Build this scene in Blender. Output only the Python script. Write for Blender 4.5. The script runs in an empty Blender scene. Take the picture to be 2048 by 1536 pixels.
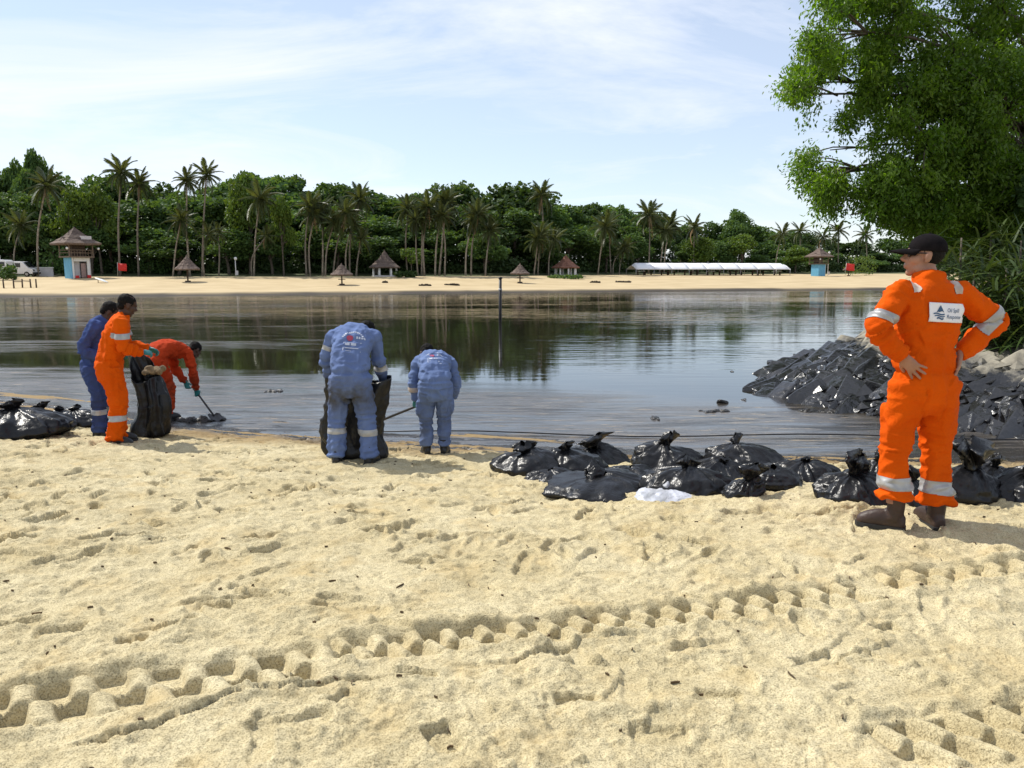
import bpy, bmesh, math, random
import numpy as np
from mathutils import Vector, Matrix, Quaternion
from mathutils.bvhtree import BVHTree

SC = bpy.context.scene
COL = SC.collection
R = math.radians

# ------------------------------------------------------------------ camera
FPX, CX, CY = 1539.0, 1024.0, 768.0          # focal length and centre in photograph pixels
EYE = 1.60
PITCH = math.atan(228.0 / FPX)               # horizon sits at pixel row 540
cam_d = bpy.data.cameras.new('camera')
cam_d.sensor_fit = 'HORIZONTAL'; cam_d.sensor_width = 36.0
cam_d.lens = 36.0 * FPX / 2048.0
cam_d.clip_start = 0.05; cam_d.clip_end = 3000
cam = bpy.data.objects.new('camera', cam_d); COL.objects.link(cam)
cam.location = (0, 0, EYE); cam.rotation_euler = (math.pi / 2 - PITCH, 0, 0)
SC.camera = cam

# ------------------------------------------------------------------ sky, sun, exposure
SUN_AZ, SUN_EL = R(-58), R(50)               # azimuth from +Y, negative to the left
world = bpy.data.worlds.new('World'); SC.world = world; world.use_nodes = True
wt = world.node_tree; wt.nodes.clear()
def wn(t, **k):
    n = wt.nodes.new(t)
    for a, b in k.items(): setattr(n, a, b)
    return n
w_out = wn('ShaderNodeOutputWorld'); w_bg = wn('ShaderNodeBackground'); w_bg.inputs['Strength'].default_value = 0.145
sky = wn('ShaderNodeTexSky', sky_type='NISHITA', sun_disc=False)
sky.sun_elevation = SUN_EL; sky.sun_rotation = SUN_AZ
sky.air_density = 1.0; sky.dust_density = 0.15; sky.ozone_density = 3.0
w_tc = wn('ShaderNodeTexCoord'); w_sep = wn('ShaderNodeSeparateXYZ')
wt.links.new(w_tc.outputs['Generated'], w_sep.inputs[0])
w_add = wn('ShaderNodeMath', operation='ADD'); w_add.inputs[1].default_value = 0.17
w_abs = wn('ShaderNodeMath', operation='ABSOLUTE'); wt.links.new(w_sep.outputs['Z'], w_abs.inputs[0]); wt.links.new(w_abs.outputs[0], w_add.inputs[0])
w_dx = wn('ShaderNodeMath', operation='DIVIDE'); w_dy = wn('ShaderNodeMath', operation='DIVIDE')
wt.links.new(w_sep.outputs['X'], w_dx.inputs[0]); wt.links.new(w_add.outputs[0], w_dx.inputs[1])
wt.links.new(w_sep.outputs['Y'], w_dy.inputs[0]); wt.links.new(w_add.outputs[0], w_dy.inputs[1])
w_cmb = wn('ShaderNodeCombineXYZ'); wt.links.new(w_dx.outputs[0], w_cmb.inputs[0]); wt.links.new(w_dy.outputs[0], w_cmb.inputs[1])
w_map = wn('ShaderNodeMapping'); w_map.inputs['Rotation'].default_value = (0, 0, R(-38)); w_map.inputs['Scale'].default_value = (0.62, 1.0, 1); w_map.inputs['Location'].default_value = (3.1, 1.7, 0.4)
wt.links.new(w_cmb.outputs[0], w_map.inputs[0])
w_n1 = wn('ShaderNodeTexNoise'); w_n1.inputs['Scale'].default_value = 1.35; w_n1.inputs['Detail'].default_value = 9; w_n1.inputs['Roughness'].default_value = 0.62; w_n1.inputs['Distortion'].default_value = 0.7
wt.links.new(w_map.outputs[0], w_n1.inputs['Vector'])
w_rp = wn('ShaderNodeValToRGB'); w_rp.color_ramp.elements[0].position = 0.42; w_rp.color_ramp.elements[0].color = (0.42,)*3 + (1,); w_rp.color_ramp.elements[1].position = 0.70; w_rp.color_ramp.elements[1].color = (0.97,)*3 + (1,)
wt.links.new(w_n1.outputs['Fac'], w_rp.inputs['Fac'])
w_mix = wn('ShaderNodeMixRGB'); w_mix.inputs['Color2'].default_value = (6.5, 6.8, 7.4, 1)
wt.links.new(w_rp.outputs['Color'], w_mix.inputs['Fac']); wt.links.new(sky.outputs['Color'], w_mix.inputs['Color1'])
wt.links.new(w_mix.outputs[0], w_bg.inputs['Color']); wt.links.new(w_bg.outputs[0], w_out.inputs['Surface'])

SUN_DIR = Vector((math.sin(SUN_AZ) * math.cos(SUN_EL), math.cos(SUN_AZ) * math.cos(SUN_EL), math.sin(SUN_EL)))
sun_d = bpy.data.lights.new('sun', 'SUN'); sun_d.energy = 5.0; sun_d.angle = R(0.6); sun_d.color = (1.0, 0.955, 0.87)
sun = bpy.data.objects.new('sun', sun_d); COL.objects.link(sun)
sun.rotation_euler = (-SUN_DIR).to_track_quat('-Z', 'Y').to_euler(); sun.location = SUN_DIR * 60
SC.view_settings.view_transform = 'Standard'; SC.view_settings.look = 'None'
SC.view_settings.exposure = 0.08; SC.view_settings.gamma = 1.0; SC.view_settings.use_curve_mapping = False

# ------------------------------------------------------------------ helpers
random.seed(5)
def ray(px, py):
    dx = (px - CX) / FPX; dy = -(py - CY) / FPX
    c, s = math.cos(PITCH), math.sin(PITCH)
    return Vector((dx, c + dy * s, -s + dy * c))
def at(px, py, Y):
    d = ray(px, py); return Vector((0, 0, EYE)) + d * (Y / d.y)

def _hash(ix, iy, iz, seed):
    n = (ix.astype(np.uint32) * np.uint32(374761393) + iy.astype(np.uint32) * np.uint32(668265263)
         + iz.astype(np.uint32) * np.uint32(2246822519) + np.uint32((seed * 3266489917) & 0xffffffff))
    n = (n ^ (n >> np.uint32(13))) * np.uint32(1274126177)
    n = (n ^ (n >> np.uint32(16))) * np.uint32(2654435761)
    return ((n ^ (n >> np.uint32(15))) & np.uint32(0xffffff)).astype(np.float32) / np.float32(0xffffff)
def vn(x, y, z=None, seed=0):
    """value noise 0..1 on arrays"""
    x = np.asarray(x, np.float64); y = np.asarray(y, np.float64)
    fx = np.floor(x); fy = np.floor(y)
    ix = fx.astype(np.int64); iy = fy.astype(np.int64)
    u = x - fx; v = y - fy
    u = u * u * u * (u * (u * 6 - 15) + 10); v = v * v * v * (v * (v * 6 - 15) + 10)
    if z is None:
        i0 = np.zeros_like(ix)
        a = _hash(ix, iy, i0, seed); b = _hash(ix + 1, iy, i0, seed)
        c = _hash(ix, iy + 1, i0, seed); d = _hash(ix + 1, iy + 1, i0, seed)
        return (a * (1 - u) + b * u) * (1 - v) + (c * (1 - u) + d * u) * v
    z = np.asarray(z, np.float64); fz = np.floor(z); iz = fz.astype(np.int64); w = z - fz
    w = w * w * w * (w * (w * 6 - 15) + 10)
    r = 0
    for k, ww in ((0, 1 - w), (1, w)):
        a = _hash(ix, iy, iz + k, seed); b = _hash(ix + 1, iy, iz + k, seed)
        c = _hash(ix, iy + 1, iz + k, seed); d = _hash(ix + 1, iy + 1, iz + k, seed)
        r = r + ww * ((a * (1 - u) + b * u) * (1 - v) + (c * (1 - u) + d * u) * v)
    return r
def fbm(x, y, z=None, seed=0, oct=4, gain=0.5):
    s = 0; a = 1; t = 0
    for i in range(oct):
        f = 2.03 ** i
        s = s + a * vn(x * f, y * f, None if z is None else z * f, seed + i * 17); t += a; a *= gain
    return s / t
def ss(a, b, x):
    t = np.clip((x - a) / (b - a), 0, 1); return t * t * (3 - 2 * t)

def tag(o, label=None, cat=None, group=None, kind=None):
    if label: o['label'] = label
    if cat: o['category'] = cat
    if group: o['group'] = group
    if kind: o['kind'] = kind
    return o
def empty(name, loc=(0, 0, 0), rz=0, scale=1):
    o = bpy.data.objects.new(name, None); COL.objects.link(o)
    o.empty_display_size = 0.2
    o.location = loc; o.rotation_euler = (0, 0, rz); o.scale = (scale,) * 3
    return o
def link(name, me, parent=None, m=None):
    o = bpy.data.objects.new(name, me); COL.objects.link(o)
    if parent is not None: o.parent = parent
    if m is not None and not me.materials: me.materials.append(m)
    return o
def mesh_np(name, V, F, smooth=True):
    """fast mesh from numpy verts and an (n,k) face array"""
    V = np.ascontiguousarray(V, np.float32); F = np.ascontiguousarray(F, np.int32)
    me = bpy.data.meshes.new(name)
    me.vertices.add(len(V)); me.vertices.foreach_set('co', V.ravel())
    k = F.shape[1]
    me.loops.add(F.size); me.loops.foreach_set('vertex_index', F.ravel())
    me.polygons.add(len(F)); me.polygons.foreach_set('loop_start', np.arange(0, F.size, k, dtype=np.int32))
    me.polygons.foreach_set('use_smooth', np.full(len(F), smooth))
    me.update(calc_edges=True)
    return me
def mesh_bm(name, bm, smooth=False):
    bmesh.ops.recalc_face_normals(bm, faces=bm.faces[:])
    me = bpy.data.meshes.new(name)
    for f in bm.faces: f.smooth = smooth
    bm.to_mesh(me); bm.free(); return me
def attr(me, name, arr):
    a = me.attributes.new(name, 'FLOAT', 'POINT'); a.data.foreach_set('value', np.ascontiguousarray(arr, np.float32))
def box(bm, c, s, rot=None, bevel=0):
    M = Matrix.Translation(c) @ (rot.to_4x4() if rot is not None else Matrix.Identity(4)) @ Matrix.Diagonal((s[0], s[1], s[2], 1))
    r = bmesh.ops.create_cube(bm, size=1, matrix=M)
    if bevel:
        es = list({e for v in r['verts'] for e in v.link_edges})
        bmesh.ops.bevel(bm, geom=es, offset=bevel, segments=1, affect='EDGES')
def ball(bm, c, r, rot=None, seg=16):
    M = Matrix.Translation(c) @ (rot.to_4x4() if rot is not None else Matrix.Identity(4)) @ Matrix.Diagonal((r[0], r[1], r[2], 1))
    bmesh.ops.create_uvsphere(bm, u_segments=seg, v_segments=max(6, seg * 2 // 3), radius=1, matrix=M)
def loft(bm, rings, cap=True):
    """rings: list of lists of Vector, same length"""
    vr = [[bm.verts.new(p) for p in r] for r in rings]
    n = len(vr[0])
    for a, b in zip(vr[:-1], vr[1:]):
        for i in range(n):
            bm.faces.new((a[i], a[(i + 1) % n], b[(i + 1) % n], b[i]))
    if cap:
        bm.faces.new(list(reversed(vr[0]))); bm.faces.new(vr[-1])
def tube(bm, pts, rad, n=10, flat=1.0, side=None, cap=True):
    """tube along pts; rad list; flat scales the second axis"""
    pts = [Vector(p) for p in pts]; rings = []
    prev = None
    for i, p in enumerate(pts):
        t = (pts[min(i + 1, len(pts) - 1)] - pts[max(i - 1, 0)]).normalized()
        ref = Vector(side) if side is not None else (prev if prev is not None else (Vector((1, 0, 0)) if abs(t.x) < 0.8 else Vector((0, 1, 0))))
        a = (ref - t * ref.dot(t)).normalized(); b = t.cross(a); prev = a
        r = rad[i] if hasattr(rad, '__len__') else rad
        rings.append([p + a * (r * math.cos(2 * math.pi * k / n)) + b * (r * flat * math.sin(2 * math.pi * k / n)) for k in range(n)])
    loft(bm, rings, cap)
def spline(pts, n):
    """Catmull-Rom through pts -> n samples"""
    P = [Vector(p) for p in pts]; P = [P[0] * 2 - P[1]] + P + [P[-1] * 2 - P[-2]]
    out = []; m = len(P) - 3
    for j in range(n):
        t = j / (n - 1) * m; i = min(int(t), m - 1); t -= i
        a, b, c, d = P[i:i + 4]
        out.append(0.5 * ((2 * b) + (c - a) * t + (2 * a - 5 * b + 4 * c - d) * t * t + (3 * b - a - 3 * c + d) * t ** 3))
    return out

# ------------------------------------------------------------------ materials
def mat(name, col, rough=0.7, col2=None, nscale=6.0, bump=0.0, bscale=40.0, bdist=0.02, spec=0.4, metal=0.0, coat=0.0, sheen=0.0, detail=5, rnd=0.0):
    m = bpy.data.materials.new(name); m.use_nodes = True
    nt = m.node_tree; b = nt.nodes['Principled BSDF']
    b.inputs['Base Color'].default_value = (*col, 1); b.inputs['Roughness'].default_value = rough
    b.inputs['Specular IOR Level'].default_value = spec; b.inputs['Metallic'].default_value = metal
    b.inputs['Coat Weight'].default_value = coat; b.inputs['Sheen Weight'].default_value = sheen
    geo = nt.nodes.new('ShaderNodeNewGeometry')
    tc = nt.nodes.new('ShaderNodeTexCoord')
    if col2 is not None:
        n = nt.nodes.new('ShaderNodeTexNoise'); n.inputs['Scale'].default_value = nscale; n.inputs['Detail'].default_value = detail
        nt.links.new(tc.outputs['Object'], n.inputs['Vector'])
        rp = nt.nodes.new('ShaderNodeValToRGB'); rp.color_ramp.elements[0].position = 0.35; rp.color_ramp.elements[1].position = 0.65
        rp.color_ramp.elements[0].color = (*col, 1); rp.color_ramp.elements[1].color = (*col2, 1)
        nt.links.new(n.outputs['Fac'], rp.inputs['Fac']); last = rp.outputs['Color']
        if rnd:
            oi = nt.nodes.new('ShaderNodeObjectInfo'); hs = nt.nodes.new('ShaderNodeHueSaturation')
            mr = nt.nodes.new('ShaderNodeMapRange'); mr.inputs['To Min'].default_value = 1 - rnd; mr.inputs['To Max'].default_value = 1 + rnd
            nt.links.new(oi.outputs['Random'], mr.inputs['Value']); nt.links.new(mr.outputs[0], hs.inputs['Value'])
            nt.links.new(last, hs.inputs['Color']); last = hs.outputs['Color']
        nt.links.new(last, b.inputs['Base Color'])
    if bump:
        n2 = nt.nodes.new('ShaderNodeTexNoise'); n2.inputs['Scale'].default_value = bscale; n2.inputs['Detail'].default_value = 6
        nt.links.new(tc.outputs['Object'], n2.inputs['Vector'])
        bp = nt.nodes.new('ShaderNodeBump'); bp.inputs['Strength'].default_value = bump; bp.inputs['Distance'].default_value = bdist
        nt.links.new(n2.outputs['Fac'], bp.inputs['Height']); nt.links.new(bp.outputs['Normal'], b.inputs['Normal'])
    return m
def leaf_mat(name, col, col2, trans=0.35, rough=0.45, nscale=1.2, rnd=0.25, warm=(1.5, 1.35, 0.5), spec=0.3):
    """leaf: diffuse/gloss plus light let through; hue differs leaf to leaf (attribute tint) and tree to tree"""
    m = bpy.data.materials.new(name); m.use_nodes = True
    nt = m.node_tree; b = nt.nodes['Principled BSDF']; out = nt.nodes['Material Output']
    b.inputs['Roughness'].default_value = rough; b.inputs['Specular IOR Level'].default_value = spec
    at_ = nt.nodes.new('ShaderNodeAttribute'); at_.attribute_name = 'tint'
    mx = nt.nodes.new('ShaderNodeMixRGB'); mx.inputs['Color1'].default_value = (*col, 1); mx.inputs['Color2'].default_value = (*col2, 1)
    nt.links.new(at_.outputs['Fac'], mx.inputs['Fac'])
    oi = nt.nodes.new('ShaderNodeObjectInfo'); hs = nt.nodes.new('ShaderNodeHueSaturation')
    mr = nt.nodes.new('ShaderNodeMapRange'); mr.inputs['To Min'].default_value = 1 - rnd; mr.inputs['To Max'].default_value = 1 + rnd
    nt.links.new(oi.outputs['Random'], mr.inputs['Value']); nt.links.new(mr.outputs[0], hs.inputs['Value']); nt.links.new(mx.outputs[0], hs.inputs['Color'])
    nt.links.new(hs.outputs[0], b.inputs['Base Color'])
    tr = nt.nodes.new('ShaderNodeBsdfTranslucent'); tm = nt.nodes.new('ShaderNodeMixRGB'); tm.blend_type = 'MULTIPLY'; tm.inputs['Fac'].default_value = 1
    tm.inputs['Color2'].default_value = (*warm, 1); nt.links.new(hs.outputs[0], tm.inputs['Color1']); nt.links.new(tm.outputs[0], tr.inputs['Color'])
    ms = nt.nodes.new('ShaderNodeMixShader'); ms.inputs['Fac'].default_value = trans
    nt.links.new(b.outputs[0], ms.inputs[1]); nt.links.new(tr.outputs[0], ms.inputs[2]); nt.links.new(ms.outputs[0], out.inputs['Surface'])
    return m
M = {}
M['bark'] = mat('palm bark', (0.16, 0.13, 0.10), 0.9, (0.27, 0.23, 0.18), 3.0, rnd=0.3)
M['bark_dark'] = mat('tree bark', (0.06, 0.048, 0.035), 0.9, (0.13, 0.105, 0.08), 4.0, bump=0.5, bscale=9)
M['leaf_far'] = leaf_mat('far broadleaf', (0.042, 0.088, 0.030), (0.105, 0.175, 0.050), 0.32, 0.55, rnd=0.40, spec=.18)  # distance haze put into the colour: lightened, slightly bluish green
M['leaf_fresh'] = leaf_mat('far fresh leaf', (0.06, 0.12, 0.02), (0.13, 0.19, 0.03), 0.3, 0.5, rnd=0.2)  # fresh yellow-green foliage, the leaf's own colour
M['leaf_near'] = leaf_mat('near tree leaf', (0.060, 0.125, 0.016), (0.155, 0.230, 0.030), 0.52, 0.38, rnd=0.05, warm=(1.2, 1.4, 0.3))
M['frond'] = leaf_mat('palm frond', (0.050, 0.080, 0.026), (0.115, 0.130, 0.050), 0.25, 0.42, rnd=0.3)
M['frond_dry'] = mat('dry frond', (0.20, 0.13, 0.06), 0.85, (0.3, 0.2, 0.1), 4)
M['strap'] = leaf_mat('strap leaf', (0.028, 0.055, 0.014), (0.075, 0.105, 0.035), 0.3, 0.35, rnd=0.2)
M['grass'] = leaf_mat('grass', (0.08, 0.13, 0.03), (0.20, 0.24, 0.06), 0.3, 0.6, rnd=0.1)
M['thatch'] = mat('thatch', (0.09, 0.065, 0.055), 0.95, (0.17, 0.125, 0.10), 6, bump=0.8, bscale=14, rnd=0.15)
M['thatch_red'] = mat('reddish shingles', (0.17, 0.075, 0.05), 0.9, (0.25, 0.12, 0.08), 5, bump=0.6, bscale=12)
M['wood'] = mat('weathered wood', (0.12, 0.085, 0.06), 0.85, (0.2, 0.15, 0.11), 5)
M['wood_dark'] = mat('dark wood', (0.05, 0.035, 0.025), 0.85, (0.09, 0.06, 0.045), 5)
M['white'] = mat('white paint', (0.78, 0.77, 0.74), 0.6, (0.68, 0.67, 0.64), 2)
M['offwhite'] = mat('greyed plaster', (0.52, 0.49, 0.49), 0.8, (0.60, 0.57, 0.56), 1.5)
M['blue_paint'] = mat('blue paint', (0.10, 0.33, 0.50), 0.6, (0.13, 0.38, 0.56), 2)
M['red'] = mat('red cloth', (0.62, 0.035, 0.03), 0.8, (0.5, 0.03, 0.03), 3)
M['tent'] = mat('tent canvas', (0.80, 0.80, 0.81), 0.55, (0.72, 0.72, 0.74), 0.4)
M['steel'] = mat('galvanised steel', (0.45, 0.45, 0.45), 0.45, (0.35, 0.35, 0.35), 5, metal=0.6)
M['black_pole'] = mat('black pole', (0.015, 0.015, 0.017), 0.5, (0.03, 0.028, 0.028), 8)
M['glass'] = mat('dark glass', (0.012, 0.015, 0.018), 0.08, spec=0.6)
M['rubber'] = mat('black rubber', (0.02, 0.02, 0.02), 0.7, (0.03, 0.03, 0.03), 8)
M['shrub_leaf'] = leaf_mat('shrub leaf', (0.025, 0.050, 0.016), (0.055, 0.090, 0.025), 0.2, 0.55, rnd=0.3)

# ================================================================== TERRAIN
ZW = -0.75                                   # water level (eye height above dry sand is 1.6)
_sx = np.array([-60, -25, -9.2, -4.4, -0.9, 1.5, 4.3, 7.0, 14, 40.])
_sy = np.array([26, 18.5, 13.9, 11.7, 10.9, 10.15, 9.75, 9.8, 9.9, 10.2])
_xx = np.linspace(-60, 40, 2001); _yy = np.interp(_xx, _sx, _sy)
_k = np.hanning(81); _k /= _k.sum(); _yy = np.convolve(np.pad(_yy, 40, 'edge'), _k, 'valid')
def shore(x): return np.interp(x, _xx, _yy)
_s = np.linspace(-8, 14, 1101)
def _prof(a, b):
    v = np.interp(_s, a, b); k = np.hanning(31); k /= k.sum()
    return np.convolve(np.pad(v, 15, 'edge'), k, 'valid')
_pl = _prof([-8, -3.4, -1.6, 0, .8, 1.5, 3.3, 4.1, 5.5, 8, 14], [-1.9, -.90, -.785, -.752, -.715, -.62, -.37, -.31, -.15, 0, .02])
_pr = _prof([-8, -3.0, -1.3, 0, .6, 1.4, 2.6, 3.5, 4.3, 5.0, 14], [-1.9, -.90, -.785, -.752, -.71, -.57, -.33, -.18, -.06, 0, .02])
def zland(x, y):
    x = np.asarray(x, float); y = np.asarray(y, float)
    s = shore(x) - y; w = ss(-0.5, 3.0, x)
    return np.interp(s, _s, _pl) * (1 - w) + np.interp(s, _s, _pr) * w
def ground(px, py, zf=zland, d0=1.5, d1=40):
    d = ray(px, py); o = Vector((0, 0, EYE))
    t = d0 / d.y
    while t * d.y < d1:
        p = o + d * t
        if p.z <= float(zf(p.x, p.y)): return p
        t *= 1.003
    return o + d * t

# ---- near beach: footprints, tyre tracks, cracks and lumps as real relief
def sand_relief(x, y):
    rng = np.random.RandomState(11)
    land = ss(-0.3, 0.6, shore(x) - y)
    h = np.zeros_like(x)
    h += 0.075 * (fbm(x * 0.9, y * 0.9, seed=1, oct=3) - 0.5)
    h += 0.050 * (fbm(x * 3.1, y * 3.1, seed=2, oct=4, gain=.55) - 0.5)
    rid = 1 - np.abs(2 * fbm(x * 5.5, y * 5.5, seed=9, oct=3) - 1)
    h += 0.016 * (rid - .7)
    mask = ss(0.50, 0.66, fbm(x * 1.7, y * 1.7, seed=4, oct=3))
    h += mask * 0.038 * (fbm(x * 14, y * 14, seed=5, oct=4, gain=.62) - 0.45)
    h += 0.011 * (fbm(x * 30, y * 34, seed=6, oct=3, gain=.6) - .5)
    lump = vn(x * 26, y * 26, seed=77); h += ss(0.80, 0.97, lump) * 0.012 * ss(.42, .6, fbm(x * 2.3, y * 2.3, seed=31, oct=2))
    cst = fbm(x * 2.4 + 5, y * 3.0, seed=33, oct=5, gain=.56)
    for th in (.40, .47, .54, .61): h += 0.0055 * (ss(th - .012, th + .012, cst) - .5)
    cs2 = fbm(x * 5.2 + 1, y * 6.4, seed=35, oct=4, gain=.6)
    for th in (.42, .52, .60): h += 0.0045 * (ss(th - .014, th + .014, cs2) - .5)
    # footprints trodden over the whole beach
    N = 860
    fy = 1.6 + 9.6 * rng.rand(N) ** 0.72; fx = (rng.rand(N) * 2 - 1) * (fy * 0.78 + 0.6)
    fa = rng.rand(N) * 6.283; fl = 0.115 + 0.05 * rng.rand(N); fw = 0.042 + 0.018 * rng.rand(N); fd = (0.010 + 0.026 * rng.rand(N)) * np.where(fy < 3.3, .30, np.where(fy < 4.2, .6, 1.1))
    order = np.argsort(fy)
    for i in order:
        m = np.where((np.abs(x - fx[i]) < .30) & (np.abs(y - fy[i]) < .30))[0]
        if len(m) == 0: continue
        c, s = math.cos(fa[i]), math.sin(fa[i]); X = x[m] - fx[i]; Y = y[m] - fy[i]
        u = (X * c + Y * s) / fl[i]; v = (-X * s + Y * c) / fw[i]
        v = v * (1 + 0.18 * u) + 0.40 * (fbm(x[m] * 13 + i, y[m] * 13, seed=40, oct=3) - .5); u = u + .3 * (vn(x[m] * 16 + i, y[m] * 16, seed=43) - .5)
        waist = 1 - 0.28 * np.exp(-((u + .15) / .3) ** 2)
        q = np.maximum(np.abs(u) ** 2.6 + np.abs(v / waist) ** 2.6, 1e-6) ** (1 / 2.6)
        pit = 1 - ss(0.86, 1.08, q); rim = np.exp(-((q - 1.22) / .20) ** 2)
        tilt = 1 + 0.45 * u * (1 if i % 2 else -1)
        h[m] = h[m] * (1 - .75 * pit) - pit * fd[i] * tilt + rim * fd[i] * 0.42 * (0.5 + vn(x[m] * 9, y[m] * 9, seed=41))
    # tyre tracks: lug pits in two staggered rows, rounded ribs between them
    def track(p0, p1, width, per, depth, seed, s0=-1e9, s1=1e9, off=0.0):
        nonlocal h
        a = np.array(p0); b = np.array(p1); t = (b - a); L = np.hypot(*t); t /= L; n = np.array([-t[1], t[0]])
        S = (x - a[0]) * t[0] + (y - a[1]) * t[1]; Cc = (x - a[0]) * n[0] + (y - a[1]) * n[1]
        Cc = Cc + 0.012 * (vn(S * 7, S * 0, seed=seed) - .5)
        e0 = max(0, s0); e1 = min(L, s1)
        inside = ss(e0 - .03, e0 + .05, S) * (1 - ss(e1 - .05, e1 + .03, S))
        w = width / 2
        band = (1 - ss(w - .012, w + .02, np.abs(Cc))) * inside
        lip = np.exp(-((np.abs(Cc) - w - .045) / .035) ** 2) * inside
        floor = -0.012 * np.ones_like(S)
        for row, (cc, hw, ph) in enumerate(((w * .46, w * .46, .5), (-w * .46, w * .50, 0.))):
            sk = S + (Cc - cc) * (0.35 if row else 0.25)
            sk = sk + .018 * (vn(S * 2.7, Cc * 9, seed=seed + 8) - .5)
            f = ((sk + off) / per + ph) % 1.0
            pit = ss(.06, .17, f) * (1 - ss(.56, .74, f))
            cw = (1 - ss(.80, 1.0, np.abs((Cc - cc) / hw)))
            ramp = np.clip(0.45 + 0.55 * (Cc - cc + hw) / (2 * hw), 0, 1)      # deepest against the far wall
            rib = np.sin(np.clip((f - .62) / .46, 0, 1) * np.pi) ** 0.7 + np.where(f < .08, np.sin((f + .38) / .46 * np.pi) ** .7, 0)
            worn = 0.55 + 0.75 * vn(np.floor(sk / per + ph) * 1.37, np.full_like(S, row * 3.1), seed=seed + 5)
            floor = floor + cw * (-pit * depth * ramp * np.clip(worn, .4, 1.15) + 0.024 * rib)
        rough = 0.013 * (fbm(x * 16, y * 16, seed=seed + 2, oct=4, gain=.6) - .5)
        h = h * (1 - band * .88) + band * (floor + rough) + lip * 0.020 * (0.3 + 1.2 * vn(x * 8, y * 8, seed=seed + 3))
    track((-2.9, 2.34), (-0.80, 2.96), 0.33, 0.205, 0.058, 50)
    track((-0.78, 3.10), (1.86, 3.76), 0.25, 0.158, 0.054, 60)
    track((1.95, 3.86), (4.6, 4.30), 0.20, 0.165, 0.036, 70)
    track((1.28, 2.40), (3.2, 2.86), 0.30, 0.17, 0.045, 80)
    # ragged crust crack along the near side of the first track
    def crack(pts, drop, wid, seed):
        nonlocal h
        P = np.array(pts); best = np.full(x.shape, 9.); sg = np.zeros_like(x); al = np.zeros_like(x); acc = 0
        jx = 0.10 * (fbm(x * 6, y * 6, seed=seed, oct=4, gain=.6) - .5)
        for a, b in zip(P[:-1], P[1:]):
            d = b - a; L = np.hypot(*d); d = d / L
            S = (x - a[0]) * d[0] + (y - a[1]) * d[1]; c = -(x - a[0]) * d[1] + (y - a[1]) * d[0] + jx
            dist = np.hypot(c, np.maximum(0, np.maximum(-S, S - L)))
            k = dist < best; best = np.where(k, dist, best); sg = np.where(k, c, sg); al = np.where(k, acc + S, al); acc += L
        ends = ss(0, .25, al) * (1 - ss(acc - .25, acc, al))
        h = h + ends * drop * np.where(sg > 0, np.exp(-sg / .09), 0) * ss(0, .006, sg)
        h = h - ends * 0.022 * np.exp(-(sg / wid) ** 2)
    g = lambda px, py: [*ground(px, py).xy]
    crack([g(60, 1500), g(250, 1480), g(420, 1420), g(600, 1385), g(800, 1360), g(870, 1335)], .022, .008, 101)
    crack([g(880, 1345), g(1010, 1330), g(1180, 1290), g(1330, 1275)], .014, .007, 102)
    crack([g(1600, 1330), g(1740, 1310), g(1830, 1330)], .018, .007, 103)
    crack([g(300, 1210), g(500, 1190), g(640, 1205)], .018, .007, 104)
    crack([g(1620, 1455), g(1720, 1462), g(1840, 1452)], .02, .008, 105)
    # a square-edged heel cut and a few deep single prints
    for (px, py, hw, hl, dep, an) in ((1150, 1400, .075, .028, .05, 0.0), (885, 1478, .05, .07, .045, .5), (715, 1412, .055, .10, .035, 1.0),
                                      (265, 1285, .06, .035, .045, .2), (1438, 1392, .085, .05, .030, -.2), (1640, 1330, .10, .07, .03, .3),
                                      (1780, 1250, .06, .05, .04, .3), (1320, 1465, .10, .05, .03, -.1), (430, 1210, .09, .05, .035, .1), (120, 1260, .10, .05, .03, .3)):
        gx, gy = g(px, py)
        X = x - gx; Y = y - gy; c, s = math.cos(an), math.sin(an); U = X * c + Y * s; V = -X * s + Y * c
        m = (1 - ss(hw - .006, hw + .008, np.abs(U))) * (1 - ss(hl - .006, hl + .008, np.abs(V)))
        h = h - m * dep * np.clip(.35 + .65 * (V + hl) / (2 * hl), 0, 1)
    sd = shore(x) - y; bar = ss(-3.4, -2.0, sd) * (1 - ss(.5, 1.3, sd)) * .085 * (fbm(x * .32, sd * 1.9, seed=36, oct=4) - .52)
    return h * (0.15 + 0.85 * ss(0.1, 1.3, sd)) + bar

nr, nc = 1000, 800
_q = np.linspace(math.log(3.15), math.log(18.5), nr); yr = np.exp(_q) - 2.0
uc = np.linspace(-0.82, 0.82, nc)
GY = np.repeat(yr[:, None], nc, 1); GX = (GY + 2.0) * uc[None, :]
gx, gy = GX.ravel(), GY.ravel()
rel = sand_relief(gx, gy)
gz = zland(gx, gy) + rel
idx = np.arange(nr * nc).reshape(nr, nc)
SF = np.stack([idx[:-1, :-1].ravel(), idx[:-1, 1:].ravel(), idx[1:, 1:].ravel(), idx[1:, :-1].ravel()], 1)
sand_me = mesh_np('beach', np.stack([gx, gy, gz], 1), SF)
sdist = shore(gx) - gy
wet = 1 - ss(1.2, 2.5, sdist + 1.6 * (fbm(gx * .9, gy * 1.6, seed=21, oct=4) - .5))
oil = (1 - ss(0.55, 1.45, sdist + .9 * (fbm(gx * .7, gy * .7, seed=28, oct=3) - .5))) * ss(0.39, 0.47, fbm(gx * .5 + 3, sdist * 4.0, seed=22, oct=5)) + (1 - ss(-2.6, -1.2, sdist))
oil = np.maximum(oil, ss(.57, .62, fbm(gx * 1.1, sdist * 5, seed=23, oct=5)) * (1 - ss(1.1, 2.0, sdist)))
attr(sand_me, 'wet', wet); attr(sand_me, 'oil', np.clip(oil, 0, 1))
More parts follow.
